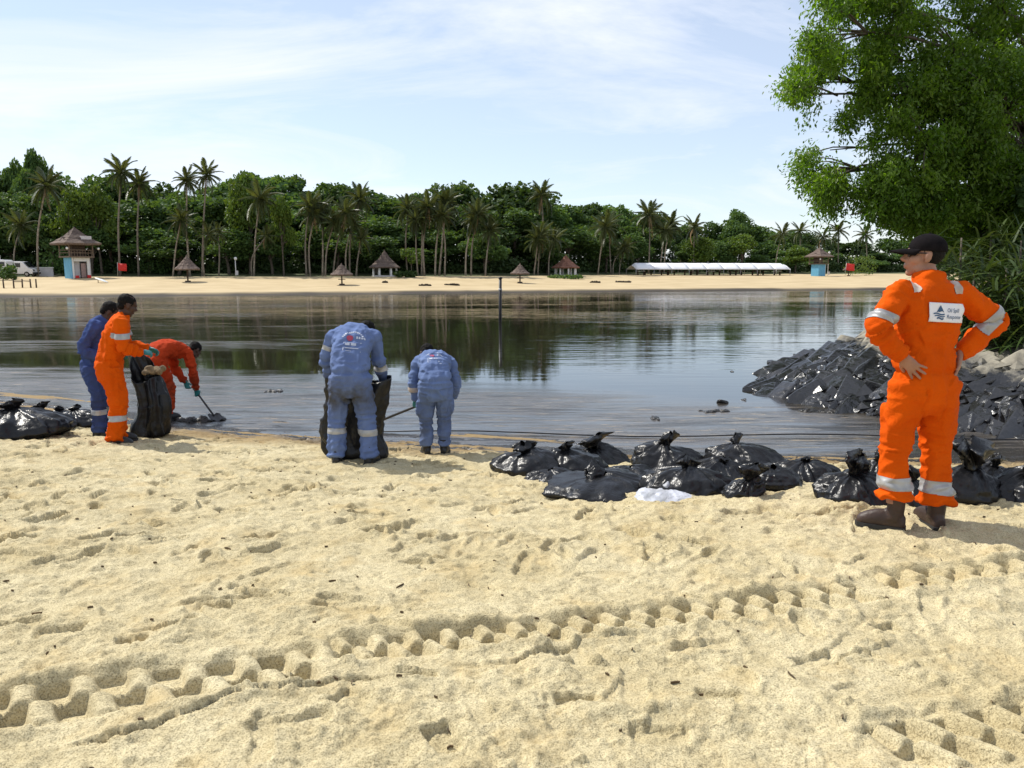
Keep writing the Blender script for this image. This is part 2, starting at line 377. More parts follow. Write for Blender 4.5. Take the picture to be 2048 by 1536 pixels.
# height sampler for things that stand on the relief
def zsand(x, y):
    i = np.clip((math.log(y + 2.0) - _q[0]) / (_q[1] - _q[0]), 0, nr - 1.01); u = np.clip((x / (y + 2.0) - uc[0]) / (uc[1] - uc[0]), 0, nc - 1.01)
    a, b = int(i), int(u); Z = gz.reshape(nr, nc)
    return float(Z[max(a - 2, 0):a + 3, max(b - 2, 0):b + 3].mean())

def sand_material():
    m = bpy.data.materials.new('sand'); m.use_nodes = True; nt = m.node_tree; b = nt.nodes['Principled BSDF']; L = nt.links.new
    tc = nt.nodes.new('ShaderNodeTexCoord')
    def noise(s, d=5, r=.55):
        n = nt.nodes.new('ShaderNodeTexNoise'); n.inputs['Scale'].default_value = s; n.inputs['Detail'].default_value = d; n.inputs['Roughness'].default_value = r
        L(tc.outputs['Object'], n.inputs['Vector']); return n.outputs['Fac']
    def ramp(f, p0, c0, p1, c1):
        r = nt.nodes.new('ShaderNodeValToRGB'); e = r.color_ramp.elements
        e[0].position = p0; e[0].color = (*c0, 1); e[1].position = p1; e[1].color = (*c1, 1); L(f, r.inputs['Fac']); return r.outputs['Color']
    def mixc(f, a, c, mode='MIX'):
        x = nt.nodes.new('ShaderNodeMixRGB'); x.blend_type = mode
        if isinstance(f, float): x.inputs['Fac'].default_value = f
        else: L(f, x.inputs['Fac'])
        for k, v in (('Color1', a), ('Color2', c)):
            if isinstance(v, tuple): x.inputs[k].default_value = (*v, 1)
            else: L(v, x.inputs[k])
        return x.outputs[0]
    base = ramp(noise(1.3, 6), .34, (.500, .425, .250), .68, (.590, .520, .335))
    speck = ramp(noise(150, 3, .7), .36, (.42, .38, .32), .53, (1.06, 1.05, 1.03))
    base = mixc(.85, base, speck, 'MULTIPLY')
    mott = ramp(noise(7.5, 7, .68), .40, (.74, .70, .62), .56, (1.08, 1.07, 1.06)); base = mixc(.42, base, mott, 'MULTIPLY')
    gold = ramp(noise(3.2, 5), .52, (0, 0, 0), .72, (.5, .5, .5)); base = mixc(gold, base, (.48, .35, .155))
    aw = nt.nodes.new('ShaderNodeAttribute'); aw.attribute_name = 'wet'; ao = nt.nodes.new('ShaderNodeAttribute'); ao.attribute_name = 'oil'
    base = mixc(aw.outputs['Fac'], base, mixc(.80, base, (.215, .130, .045)))
    base = mixc(ao.outputs['Fac'], base, (.030, .026, .022))
    L(base, b.inputs['Base Color'])
    mr = nt.nodes.new('ShaderNodeMapRange'); mr.inputs['To Min'].default_value = .92; mr.inputs['To Max'].default_value = .16
    L(ao.outputs['Fac'], mr.inputs['Value']); L(mr.outputs[0], b.inputs['Roughness'])
    b.inputs['Specular IOR Level'].default_value = .35
    bp = nt.nodes.new('ShaderNodeBump'); bp.inputs['Strength'].default_value = .55; bp.inputs['Distance'].default_value = .010
    L(noise(95, 4, .7), bp.inputs['Height'])
    bp2 = nt.nodes.new('ShaderNodeBump'); bp2.inputs['Strength'].default_value = .35; bp2.inputs['Distance'].default_value = .03
    L(noise(17, 5, .6), bp2.inputs['Height']); L(bp.outputs['Normal'], bp2.inputs['Normal'])
    st = nt.nodes.new('ShaderNodeValToRGB'); e = st.color_ramp.elements; e[0].position = .38; e[0].color = (0, 0, 0, 1); e[1].position = .40; e[1].color = (.35, .35, .35, 1)
    for p_, v_ in ((.475, .35), (.495, .7), (.57, .7), (.585, 1.)):
        q_ = e.new(p_); q_.color = (v_, v_, v_, 1)
    L(noise(6.5, 8, .64), st.inputs['Fac'])
    bp3 = nt.nodes.new('ShaderNodeBump'); bp3.inputs['Strength'].default_value = .55; bp3.inputs['Distance'].default_value = .022
    L(st.outputs['Color'], bp3.inputs['Height']); L(bp2.outputs['Normal'], bp3.inputs['Normal']); L(bp3.outputs['Normal'], b.inputs['Normal'])
    return m
M['sand'] = sand_material()
tag(link('beach', sand_me, None, M['sand']), 'pale trampled sand with footprints and tyre tracks', kind='structure')
# bits of twig and dry weed lying on the sand
rng = np.random.RandomState(77); lv = []; lf = []
for i in range(300):
    y = 1.9 + 7.5 * rng.rand() ** .9; x = (rng.rand() * 2 - 1) * (y * .72 + .4); z = zsand(x, y) + .004; a_ = rng.rand() * 6.28; l = rng.uniform(.004, .014) * (2.2 if i % 9 == 0 else 1); w = rng.uniform(.0012, .003)
    c_, s_ = math.cos(a_), math.sin(a_); b_ = len(lv)
    for e_, q_ in ((-l, 0.), (0., rng.uniform(-.004, .004)), (l, rng.uniform(0, .006))):
        for o_ in (-w, w): lv.append((x + c_ * e_ - s_ * (o_ + q_), y + s_ * e_ + c_ * (o_ + q_), z + .002 + (.004 if e_ else .006)))
        lv.append((x + c_ * e_ - s_ * q_, y + s_ * e_ + c_ * q_, z - .004))
    for k_ in (0, 3): lf += [(b_ + k_, b_ + k_ + 1, b_ + k_ + 4, b_ + k_ + 3), (b_ + k_ + 1, b_ + k_ + 2, b_ + k_ + 5, b_ + k_ + 4), (b_ + k_ + 2, b_ + k_, b_ + k_ + 3, b_ + k_ + 5)]
tag(link('litter', mesh_np('litter', np.array(lv), np.array(lf), False), None, mat('dry twigs', (.16, .11, .06), .9, (.07, .05, .03), 30)), 'tiny dark twigs and dry weed scattered over the sand', 'litter', kind='stuff')
# the beach goes on, coarser, behind the camera and to both sides
bx, by = np.meshgrid(np.linspace(-75, 75, 220), np.concatenate([np.linspace(-30, 0, 20), np.linspace(.6, 34, 110)]))
bz = zland(bx, by) - 0.14
bi = np.arange(bx.size).reshape(bx.shape)
bf = np.stack([bi[:-1, :-1].ravel(), bi[:-1, 1:].ravel(), bi[1:, 1:].ravel(), bi[1:, :-1].ravel()], 1)
bme = mesh_np('beach_beyond', np.stack([bx.ravel(), by.ravel(), bz.ravel()], 1), bf)
tag(link('beach_beyond', bme, None, M['sand']), kind='structure')

# ---- far beach and the land behind it
_fx = np.array([-160, -50, -36, 0, 35, 45, 70, 220.]); _fy = np.array([66, 68, 70, 82, 92, 94, 98, 110.])
def fshore(x): return np.interp(x, _fx, _fy)
def treeline(x): return np.interp(x, [-160, -75, -35, 0, 22, 40, 75, 220], [104, 106, 108, 117, 150, 160, 176, 195])
def zfar(x, y):
    x = np.asarray(x, float); y = np.asarray(y, float)
    s = y - fshore(x); T = treeline(x) - fshore(x)
    a = np.interp(s, [-12, 0, 1.2, 5], [-1.7, -.75, -.50, -.42])
    return np.where(s < 5, a, -.42 + 1.15 * ss(0, 1, (s - 5) / np.maximum(T - 5, 1)) + .06 * np.clip(s - T, 0, 40) + 0 * x)
fx_, fy_ = np.meshgrid(np.linspace(-170, 230, 260), np.concatenate([np.linspace(54, 125, 170), np.linspace(126, 420, 60)]))
fz_ = zfar(fx_, fy_) + .10 * (fbm(fx_ * .5, fy_ * .5, seed=61, oct=4) - .5) * ss(0, 4, fy_ - fshore(fx_))
fi = np.arange(fx_.size).reshape(fx_.shape)
ff = np.stack([fi[:-1, :-1].ravel(), fi[:-1, 1:].ravel(), fi[1:, 1:].ravel(), fi[1:, :-1].ravel()], 1)
far_me = mesh_np('far_beach', np.stack([fx_.ravel(), fy_.ravel(), fz_.ravel()], 1), ff)
_fs = fy_ - fshore(fx_); _t = fy_ - treeline(fx_)
attr(far_me, 'turf', (ss(-4.5, -.5, _t + 5 * (fbm(fx_ * .25, fy_ * .5, seed=62) - .5))).ravel())
attr(far_me, 'oil', np.clip(1 - ss(0.2, 1.9, _fs + 1.3 * (fbm(fx_ * .3, fy_ * .3, seed=63) - .5)), 0, 1).ravel())
def far_sand_material():
    m = mat('far sand', (.42, .32, .175), .9, (.50, .39, .225), .25, bump=.5, bscale=1.5)
    nt = m.node_tree; b = nt.nodes['Principled BSDF']; src = b.inputs['Base Color'].links[0].from_socket; L = nt.links.new
    for nm, c in (('turf', (.06, .075, .025)), ('oil', (.035, .028, .02))):
        a = nt.nodes.new('ShaderNodeAttribute'); a.attribute_name = nm
        x = nt.nodes.new('ShaderNodeMixRGB'); L(a.outputs['Fac'], x.inputs['Fac']); L(src, x.inputs['Color1']); x.inputs['Color2'].default_value = (*c, 1); src = x.outputs[0]
    L(src, b.inputs['Base Color']); return m
M['far_sand'] = far_sand_material()
tag(link('far_beach', far_me, None, M['far_sand']), kind='structure')
# sea bed to the horizon
sb = mesh_np('ground', np.array([[-2500, -2500, -2.2], [2500, -2500, -2.2], [2500, 2500, -2.2], [-2500, 2500, -2.2]]), np.array([[0, 1, 2, 3]]))
tag(link('ground', sb, None, mat('sea bed', (.12, .10, .07), .95, (.16, .13, .09), .1)), kind='structure')

# ---- lagoon water with an oil film
def water_material():
    m = bpy.data.materials.new('oily water'); m.use_nodes = True; nt = m.node_tree; b = nt.nodes['Principled BSDF']; L = nt.links.new
    tc = nt.nodes.new('ShaderNodeTexCoord')
    def noise(sc, s, d=4, r=.55, dist=0., rz=0.):
        mp = nt.nodes.new('ShaderNodeMapping'); mp.inputs['Scale'].default_value = sc; mp.inputs['Rotation'].default_value = (0, 0, rz)
        L(tc.outputs['Object'], mp.inputs['Vector'])
        n = nt.nodes.new('ShaderNodeTexNoise'); n.inputs['Scale'].default_value = s; n.inputs['Detail'].default_value = d; n.inputs['Roughness'].default_value = r; n.inputs['Distortion'].default_value = dist
        L(mp.outputs[0], n.inputs['Vector']); return n.outputs['Fac']
    def mr(f, a, c, lo, hi):
        n = nt.nodes.new('ShaderNodeMapRange'); n.interpolation_type = 'SMOOTHSTEP'
        for k, v in zip(('From Min', 'From Max', 'To Min', 'To Max'), (a, c, lo, hi)): n.inputs[k].default_value = v
        L(f, n.inputs['Value']); return n.outputs[0]
    def mth(op, a, c):
        n = nt.nodes.new('ShaderNodeMath'); n.operation = op
        for i, v in enumerate((a, c)):
            if isinstance(v, (int, float)): n.inputs[i].default_value = v
            else: L(v, n.inputs[i])
        return n.outputs[0]
    a_s = nt.nodes.new('ShaderNodeAttribute'); a_s.attribute_name = 'scum'
    a_c = nt.nodes.new('ShaderNodeAttribute'); a_c.attribute_name = 'calm'
    streak = noise((.22, 1.6, 1), 1.15, 6, .62, 1.2, R(4))
    film = mth('MULTIPLY', mr(streak, .40, .62, 0, 1), a_s.outputs['Fac'])
    film = mth('MINIMUM', mth('ADD', film, mth('MULTIPLY', a_s.outputs['Fac'], .35)), 1.)
    fine = noise((.5, 3.2, 1), 4.5, 5, .7, .6, R(3))
    c1 = nt.nodes.new('ShaderNodeMixRGB'); c1.inputs['Color1'].default_value = (.016, .014, .010, 1); c1.inputs['Color2'].default_value = (.085, .075, .066, 1); L(film, c1.inputs['Fac'])
    tan = nt.nodes.new('ShaderNodeMixRGB'); L(c1.outputs[0], tan.inputs['Color1']); tan.inputs['Color2'].default_value = (.32, .25, .16, 1)
    L(mth('MULTIPLY', mr(fine, .54, .68, 0, 1), film), tan.inputs['Fac'])
    L(tan.outputs[0], b.inputs['Base Color'])
    brk = noise((.35, 2.6, 1), 1.7, 7, .68, 1.5, R(-3))
    dark = mth('MULTIPLY', mr(brk, .50, .60, 0, 1), a_s.outputs['Fac'])  # dark streaks within the scum, painted in for steep ripple faces
    dk = nt.nodes.new('ShaderNodeMixRGB'); L(tan.outputs[0], dk.inputs['Color1']); dk.inputs['Color2'].default_value = (.022, .019, .016, 1); L(dark, dk.inputs['Fac']); L(dk.outputs[0], b.inputs['Base Color'])
    foam = mth('MULTIPLY', mr(fine, .54, .68, 0, 1), film)
    L(mr(mth('MAXIMUM', foam, mth('MULTIPLY', dark, .85)), 0, 1, .5, .10), b.inputs['Specular IOR Level'])
    L(mr(film, 0, 1, .035, .26), b.inputs['Roughness'])
    b.inputs['IOR'].default_value = 1.6
    rip = noise((.32, 1.5, 1), 2.4, 3, .5, .3); rip2 = noise((.12, .75, 1), 1.1, 3, .5, .4, R(-6))
    patch = mr(noise((.05, .16, 1), .55, 3), .40, .60, .25, 1.)
    hgt = mth('ADD', mth('MULTIPLY', rip, .45), rip2)
    amp = mth('MULTIPLY', mth('MULTIPLY', patch, mth('SUBTRACT', 1., mth('MULTIPLY', a_c.outputs['Fac'], .93))), .55)
    bp = nt.nodes.new('ShaderNodeBump'); bp.inputs['Distance'].default_value = .055; L(amp, bp.inputs['Strength']); L(hgt, bp.inputs['Height'])
    bp2 = nt.nodes.new('ShaderNodeBump'); bp2.inputs['Distance'].default_value = .012; L(mth('MULTIPLY', film, .5), bp2.inputs['Strength']); L(fine, bp2.inputs['Height'])
    L(bp.outputs['Normal'], bp2.inputs['Normal']); L(bp2.outputs['Normal'], b.inputs['Normal'])
    return m
wx, wy = np.meshgrid(np.concatenate([np.linspace(-400, -42, 12), np.linspace(-40, 60, 160), np.linspace(62, 400, 12)]), np.concatenate([np.linspace(7, 30, 130), np.linspace(30.5, 135, 120)]))
wi = np.arange(wx.size).reshape(wx.shape)
wf = np.stack([wi[:-1, :-1].ravel(), wi[:-1, 1:].ravel(), wi[1:, 1:].ravel(), wi[1:, :-1].ravel()], 1)
wme = mesh_np('water', np.stack([wx.ravel(), wy.ravel(), np.full(wx.size, ZW)], 1), wf)
sdn = wy - shore(wx); wob = 3.0 * (fbm(wx * .25, wy * .5, seed=71, oct=4) - .5)
scum = (1 - ss(2.4, 5.6, sdn + wob)) * .95
scum = np.maximum(scum, .5 * ss(-2, -9, wx) * ss(16, 26, wy + 6 * (fbm(wx * .12, wy * .2, seed=72) - .5)) * (.5 + .5 * ss(.45, .6, fbm(wx * .1, wy * .25, seed=73))))
calm = np.clip(1 - ss(10, 24, sdn + 2 * wob), 0, 1) * (1 - .5 * ss(-2, 5, wx))
attr(wme, 'scum', scum.ravel()); attr(wme, 'calm', calm.ravel())
M['water'] = water_material()
tag(link('water', wme, None, M['water']), kind='structure')

# ================================================================== FAR SHORE VEGETATION
def leaf_cloud(rng, lobes, n, size, droop=0.3, shell=0.55):
    """n bent leaf clumps (two triangles each) through ellipsoid lobes -> V, F, tint"""
    vol = np.array([l[3] * l[4] * l[5] for l in lobes]) ** .8; vol /= vol.sum()
    pick = rng.choice(len(lobes), n, p=vol); Lb = np.array(lobes)[pick]
    d = rng.normal(size=(n, 3)); d /= np.linalg.norm(d, axis=1)[:, None]
    r = (shell + (1 - shell) * rng.rand(n)) ** .7 * (0.86 + .28 * vn(d[:, 0] * 3 + pick * 3.1, d[:, 1] * 3, d[:, 2] * 3, seed=3))
    c = Lb[:, :3] + d * r[:, None] * Lb[:, 3:6]
    a = rng.normal(size=(n, 3)); a[:, 2] -= droop; a /= np.linalg.norm(a, axis=1)[:, None]
    b = np.cross(a, rng.normal(size=(n, 3)) + np.array([0, 0, .6])); b /= np.linalg.norm(b, axis=1)[:, None]
    s = size * (.6 + .8 * rng.rand(n))[:, None]; w = s * .42
    nn = np.cross(a, b)
    V = np.stack([c - a * s * .5, c + b * w + nn * s * .12, c + a * s * .5, c - b * w + nn * s * .12], 1).reshape(-1, 3)
    i = np.arange(n)[:, None] * 4
    F = np.concatenate([i + np.array([[0, 1, 2]]), i + np.array([[0, 2, 3]])], 0)
    t = np.repeat(np.clip(rng.rand(n) * .7 + .3 * vn(c[:, 0] * .8 / max(size, .1) * .2, c[:, 1] * .8, c[:, 2] * .8, seed=8), 0, 1), 4)
    return V, F, t
def cloud_mesh(name, V, F, t, m):
    me = mesh_np(name, V, F, smooth=False); attr(me, 'tint', t); me.materials.append(m); return me

# broadleaf crowns: unit-height trees (crown from .25 to 1), ten metres tall before scaling
CROWNS, TRUNKS = [], []
for k in range(7):
    rng = np.random.RandomState(100 + k); lobes = []
    nl = (9, 7, 11, 8, 10, 6, 12)[k]
    for j in range(nl):
        zc = 4.2 + 4.6 * rng.rand() ** .8; rr = 2.6 * (1 - abs(zc - 5.6) / 6.5)
        an = rng.rand() * 6.28; rad = rr * (.4 + .6 * rng.rand())
        s = 1.15 + .75 * rng.rand()
        lobes.append((rad * math.cos(an), rad * math.sin(an), zc, s * 1.25, s * 1.25, s * .8))
    lobes.append((0, 0, 8.8, 1.1, 1.1, .9))
    V, F, t = leaf_cloud(rng, lobes, 3800, .42, shell=.35)
    CROWNS.append((V, F, t))
    bm = bmesh.new(); lean = rng.rand(2) - .5
    tube(bm, spline([(0, 0, -.6), (lean[0] * .4, lean[1] * .4, 2.2), (lean[0], lean[1], 4.8), (lean[0] * .4, lean[1] * .7, 7.4)], 9), [.26, .22, .19, .17, .15, .13, .1, .07, .03], 7)
    for j in range(min(nl, 6)):
        q = Vector(lobes[j][:3]); s0 = Vector((lean[0] * .8, lean[1] * .8, 2.6 + .35 * j))
        tube(bm, spline([s0, (s0 + q) * .5 + Vector((0, 0, -.25)), q], 5), [.1, .08, .06, .045, .02], 5)
    TRUNKS.append(mesh_bm('trunk', bm, True)); TRUNKS[-1].materials.append(M['bark_dark'])
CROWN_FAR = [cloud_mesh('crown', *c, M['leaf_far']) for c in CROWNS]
CROWN_FRESH = [cloud_mesh('crown', *c, M['leaf_fresh']) for c in CROWNS[:3]]

ORD = ['first', 'second', 'third', 'fourth', 'fifth', 'sixth', 'seventh', 'eighth', 'ninth', 'tenth', 'eleventh', 'twelfth', 'thirteenth', 'fourteenth', 'fifteenth', 'sixteenth', 'seventeenth', 'eighteenth', 'nineteenth', 'twentieth']
def ordinal(i):
    if i < 20: return ORD[i]
    t = {2: 'twenty', 3: 'thirty', 4: 'forty', 5: 'fifty'}[(i + 1) // 10]
    return t + '-' + ORD[i % 10] if (i + 1) % 10 else {2: 'twentieth', 3: 'thirtieth', 4: 'fortieth', 5: 'fiftieth'}[(i + 1) // 10]
def broadleaf(loc, height, width, k, rz, label, group, is_fresh=False):
    t = empty('broadleaf_tree', loc, rz); tag(t, label, 'tree', group)
    sc = (width / 7.2, width / 7.2, height / 9.6)
    for nm, me in (('trunk', TRUNKS[k % 7]), ('crown', (CROWN_FRESH[k % 3] if is_fresh else CROWN_FAR[k % 7]))):
        o = link(nm, me, t); o.scale = sc
    return t
SKY_X = [-120, 0, 40, 60, 85, 115, 150, 200, 300, 340, 400, 440, 490, 540, 600, 650, 720, 780, 820, 850, 910, 960, 1000, 1060, 1120, 1180, 1240, 1300, 1340, 1400, 1465, 1500, 1540, 1600, 1700, 1780, 1900, 2100, 2300]
SKY_Y = [330, 335, 340, 330, 300, 345, 352, 352, 355, 362, 400, 375, 345, 355, 350, 365, 372, 392, 400, 378, 360, 366, 372, 384, 415, 406, 412, 425, 445, 450, 420, 452, 452, 462, 482, 482, 470, 460, 455]
rng = np.random.RandomState(7)
rows = [('in the back row of the wood', -110, 2250, 46, 30, 0, 14), ('in the middle row of the wood', -90, 2150, 56, 14, 42, 12), ('in the front row of the wood', -60, 2050, 74, 6, 88, 10)]
for (rname, x0, x1, step, back, lower, wd) in rows:
    px = x0; i = 0
    while px < x1:
        q = px + rng.uniform(-.25, .25) * step
        p0 = at(q, 540, 100); X = p0.x / 100
        Y = 110.0
        for _ in range(6): Y = float(treeline(X * Y)) + back
        Y += rng.uniform(-3, 3); p = at(q, 548, Y)
        ytop = np.interp(q, SKY_X, SKY_Y) + lower * (1.0 if q < 1200 else .55) + rng.uniform(-6, 10 if back < 20 else 5)
        z0 = float(zfar(p.x, Y)); top = at(q, ytop, Y).z
        hgt = max(3.0, top - z0); w = wd * rng.uniform(.8, 1.15) * (1.0 if hgt > 10 else .85)
        if q > 1250: w *= .85
        adj = ['dense', 'rounded', 'spreading', 'ragged', 'bushy'][i % 5]
        vis = -20 < q < 1800
        lab = f'{adj} dark tree {rname}, {ordinal(i)} from the van'
        if vis or back >= 14:
            broadleaf((p.x, Y, z0 - .1), hgt, w, int(rng.randint(7)), rng.uniform(0, 6.28), lab, 'trees ' + rname)
        px += step * rng.uniform(.8, 1.2); i += 1
# emergent crowns that stand out on the skyline, and fresh green ones in front
for (q, yt, yb, wpx, back, is_fresh, k, lab) in (
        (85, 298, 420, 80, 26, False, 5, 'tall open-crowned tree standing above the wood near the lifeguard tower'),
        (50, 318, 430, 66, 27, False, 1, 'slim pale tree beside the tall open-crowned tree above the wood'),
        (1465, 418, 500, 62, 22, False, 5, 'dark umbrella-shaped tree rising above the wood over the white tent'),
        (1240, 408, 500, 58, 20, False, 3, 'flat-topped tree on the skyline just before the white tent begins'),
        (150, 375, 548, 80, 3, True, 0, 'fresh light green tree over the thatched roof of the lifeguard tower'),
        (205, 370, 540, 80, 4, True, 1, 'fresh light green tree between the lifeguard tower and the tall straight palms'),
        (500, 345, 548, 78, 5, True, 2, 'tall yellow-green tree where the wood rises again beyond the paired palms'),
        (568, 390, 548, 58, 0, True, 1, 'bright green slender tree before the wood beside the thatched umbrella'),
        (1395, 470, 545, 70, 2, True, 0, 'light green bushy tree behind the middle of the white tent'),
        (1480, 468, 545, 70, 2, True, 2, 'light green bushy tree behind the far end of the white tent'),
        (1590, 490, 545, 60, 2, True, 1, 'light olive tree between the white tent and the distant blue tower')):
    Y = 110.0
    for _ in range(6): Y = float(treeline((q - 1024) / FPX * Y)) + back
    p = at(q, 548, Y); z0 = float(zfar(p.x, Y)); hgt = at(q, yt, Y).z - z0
    broadleaf((p.x, Y, z0 - .1), hgt, wpx / FPX * Y * 1.05, k, 1.3 * q, lab, None, is_fresh)

# undergrowth: the dark mass under and behind the trunks, nobody could count it
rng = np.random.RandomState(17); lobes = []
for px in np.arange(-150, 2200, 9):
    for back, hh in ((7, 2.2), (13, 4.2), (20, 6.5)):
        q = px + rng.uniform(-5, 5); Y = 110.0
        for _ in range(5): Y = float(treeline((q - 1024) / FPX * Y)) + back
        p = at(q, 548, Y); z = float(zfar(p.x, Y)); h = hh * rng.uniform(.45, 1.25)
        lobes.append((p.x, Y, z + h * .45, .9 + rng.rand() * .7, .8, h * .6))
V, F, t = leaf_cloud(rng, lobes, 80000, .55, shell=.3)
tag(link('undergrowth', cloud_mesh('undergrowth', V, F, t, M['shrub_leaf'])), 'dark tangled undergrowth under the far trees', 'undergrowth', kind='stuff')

# ---- palms
def frond_mesh(L, droop, seed, ml, dens=32):
    rng = np.random.RandomState(seed); V = []; F = []; T = []
    def pt(t): return np.array([L * (t - .12 * droop * t * t), 0, L * (.10 * t - droop * .62 * t ** 2.1)])
    for j in range(dens):
        for s in (-1, 1):
            t = .10 + .90 * (j + .5 * rng.rand()) / dens
            p = pt(t); l = L * .30 * math.sin(math.pi * (.16 + .80 * t)) ** .8 * rng.uniform(.8, 1.15)
            dirv = np.array([.62 + .3 * t, s * .72, -.40 - .35 * droop - .2 * rng.rand()]); dirv /= np.linalg.norm(dirv)
            w = .058 * L * .5
            tip = p + dirv * l; mid = p + dirv * l * .5 + np.array([0, 0, .06 * l])
            b = len(V); V += [p - np.array([w * .5, 0, 0]), p + np.array([w * .5, 0, 0]), mid + np.array([w * .6, 0, 0]), mid - np.array([w * .6, 0, 0]), tip]
            F += [(b, b + 1, b + 2), (b, b + 2, b + 3), (b + 3, b + 2, b + 4)]; T += [rng.rand()] * 5
    for j in range(8):
        p, q = pt(j / 8), pt((j + 1) / 8); w = .035 * (1 - j / 9)
        b = len(V); V += [p + [0, w, 0], p - [0, w, 0], q - [0, w, 0], q + [0, w, 0], p - [0, 0, w], q - [0, 0, w]]
        F += [(b, b + 1, b + 2), (b, b + 2, b + 3), (b, b + 4, b + 5), (b, b + 5, b + 3), (b + 1, b + 4, b + 5), (b + 1, b + 5, b + 2)]; T += [.8] * 6
    me = mesh_np('frond', np.array(V), np.array(F), False); attr(me, 'tint', np.array(T)); me.materials.append(ml); return me
FR = [frond_mesh(1.0, d, 200 + i, M['frond']) for i, d in enumerate((.55, 1.0, 1.45))]
FR_DRY = frond_mesh(1.0, 1.35, 209, M['frond_dry'], 16)
def palm(pb, pt_, crown_m, label, group, n=17, seed=0, stiff=0.0):
    rng = np.random.RandomState(seed)
    t = empty('palm_tree', pb); tag(t, label, 'palm', group)
    top = Vector(pt_) - Vector(pb); hz = top.z
    bend = Vector((top.x * .25 + rng.uniform(-.3, .3), top.y * .25, hz * .5))
    bm = bmesh.new(); r0 = .085 + .004 * hz
    pts = spline([(0, 0, -.3), tuple(bend), tuple(top)], 9)
    tube(bm, pts, [r0 * 1.45] + [r0 * (1 - .045 * i) for i in range(8)], 8)
    link('trunk', mesh_bm('trunk', bm, True), t, M['bark'])
    for j in range(n):
        f = j / (n - 1); el = 78 - 118 * f + rng.uniform(-8, 8); el = el * (1 - stiff * .3)
        az = j * 2.39996 + rng.uniform(-.25, .25)
        dry = (j >= n - 1 and seed % 3 == 0)
        o = link('frond', FR_DRY if dry else FR[min(2, int(f * 2.2 + rng.rand() * .9))], t)
        o.location = top; o.rotation_euler = (rng.uniform(-.3, .3), -R(el), az); o.scale = (crown_m * rng.uniform(.85, 1.1),) * 3
    return t
PALMS = [  # base px, base py, crown px, crown py, frond length px, label
    (75, 549, 92, 372, 40, 'tall coconut palm leaning over the lifeguard tower from the van side'),
    (28, 548, 42, 452, 36, 'short coconut palm standing behind the white van'),
    (240, 549, 243, 345, 36, 'tallest straight palm by the red flag'),
    (277, 549, 279, 368, 32, 'tall palm with a thick pale straight trunk beyond the red flag'),
    (345, 553, 362, 440, 33, 'leaning palm just before the first thatched umbrella'),
    (380, 549, 374, 362, 31, 'tall palm rising behind the first thatched umbrella'),
    (404, 549, 413, 350, 31, 'slender palm whose crown stands against the open sky'),
    (409, 550, 416, 468, 26, 'low yellow-green palm beside the first thatched umbrella'),
    (437, 550, 436, 465, 25, 'low yellow-green palm by the white lamp post'),
    (503, 550, 533, 472, 25, 'young palm leaning strongly over the turf beyond the white lamp post'),
    (507, 549, 520, 398, 40, 'full-crowned palm in front of the tall yellow-green tree'),
    (613, 549, 620, 412, 34, 'first palm of the dense grove before the second umbrella'),
    (620, 549, 629, 430, 34, 'second palm of the dense grove before the second umbrella'),
    (645, 551, 643, 420, 34, 'upright palm at the middle of the dense grove'),
    (650, 549, 668, 445, 32, 'palm leaning out of the dense grove over the second umbrella'),
    (665, 549, 692, 425, 34, 'strongly slanted palm of the dense grove'),
    (692, 549, 705, 450, 30, 'shorter palm right behind the second umbrella'),
    (699, 549, 720, 400, 36, 'tallest palm at the end of the dense grove'),
    (712, 549, 724, 478, 27, 'small palm leaning over the second umbrella'),
    (815, 545, 816, 418, 33, 'palm behind the yellow-leaved sapling near the pavilion'),
    (843, 549, 845, 432, 32, 'first palm of the close trio beyond the sapling'),
    (849, 549, 857, 415, 34, 'tallest palm of the close trio beyond the sapling'),
    (836, 549, 832, 440, 29, 'palm leaning toward the sapling beside the close trio'),
    (870, 550, 884, 420, 34, 'first palm of the fan of four leaning trunks'),
    (878, 550, 893, 405, 35, 'second palm of the fan of four leaning trunks'),
    (889, 550, 884, 432, 32, 'last palm of the fan of four leaning trunks'),
    (931, 555, 948, 440, 32, 'first of the two leaning palms beside the water post'),
    (942, 554, 955, 428, 34, 'second of the two leaning palms beside the water post'),
    (970, 553, 980, 462, 30, 'single palm rising just before the water post'),
    (1067, 555, 1076, 480, 30, 'palm between the third umbrella and the reddish pavilion'),
    (1075, 554, 1082, 468, 31, 'taller palm behind the third umbrella'),
    (1097, 558, 1108, 478, 30, 'palm curving beside the reddish pavilion'),
    (1195, 552, 1210, 455, 31, 'palm leaning toward the tent beyond the reddish pavilion'),
    (1222, 552, 1217, 450, 32, 'straight palm beyond the reddish pavilion'),
    (1226, 552, 1243, 500, 24, 'low bent palm at the end of the white tent'),
    (1238, 550, 1252, 494, 23, 'low bowed palm touching the end of the white tent'),
    (1297, 545, 1298, 430, 34, 'tall palm standing over the near end of the white tent'),
    (1318, 545, 1330, 462, 28, 'palm with twin neighbour over the white tent'),
    (1328, 545, 1342, 448, 29, 'twin palm leaning over the white tent'),
    (1386, 545, 1388, 455, 27, 'palm crown above the centre of the white tent'),
    (1550, 545, 1565, 468, 24, 'palm above the far end of the white tent'),
    (1601, 545, 1600, 462, 24, 'palm before the distant blue tower'),
    (1640, 545, 1646, 474, 22, 'palm right over the distant blue tower'),
    (1677, 545, 1677, 462, 25, 'lone palm crown on the skyline beyond the distant blue tower'),
    (1731, 545, 1730, 470, 22, 'last small palm on the skyline by the orange worker'),
    (1083, 545, 1083, 390, 33, 'palm crown jutting above the ridge of the wood'),
]
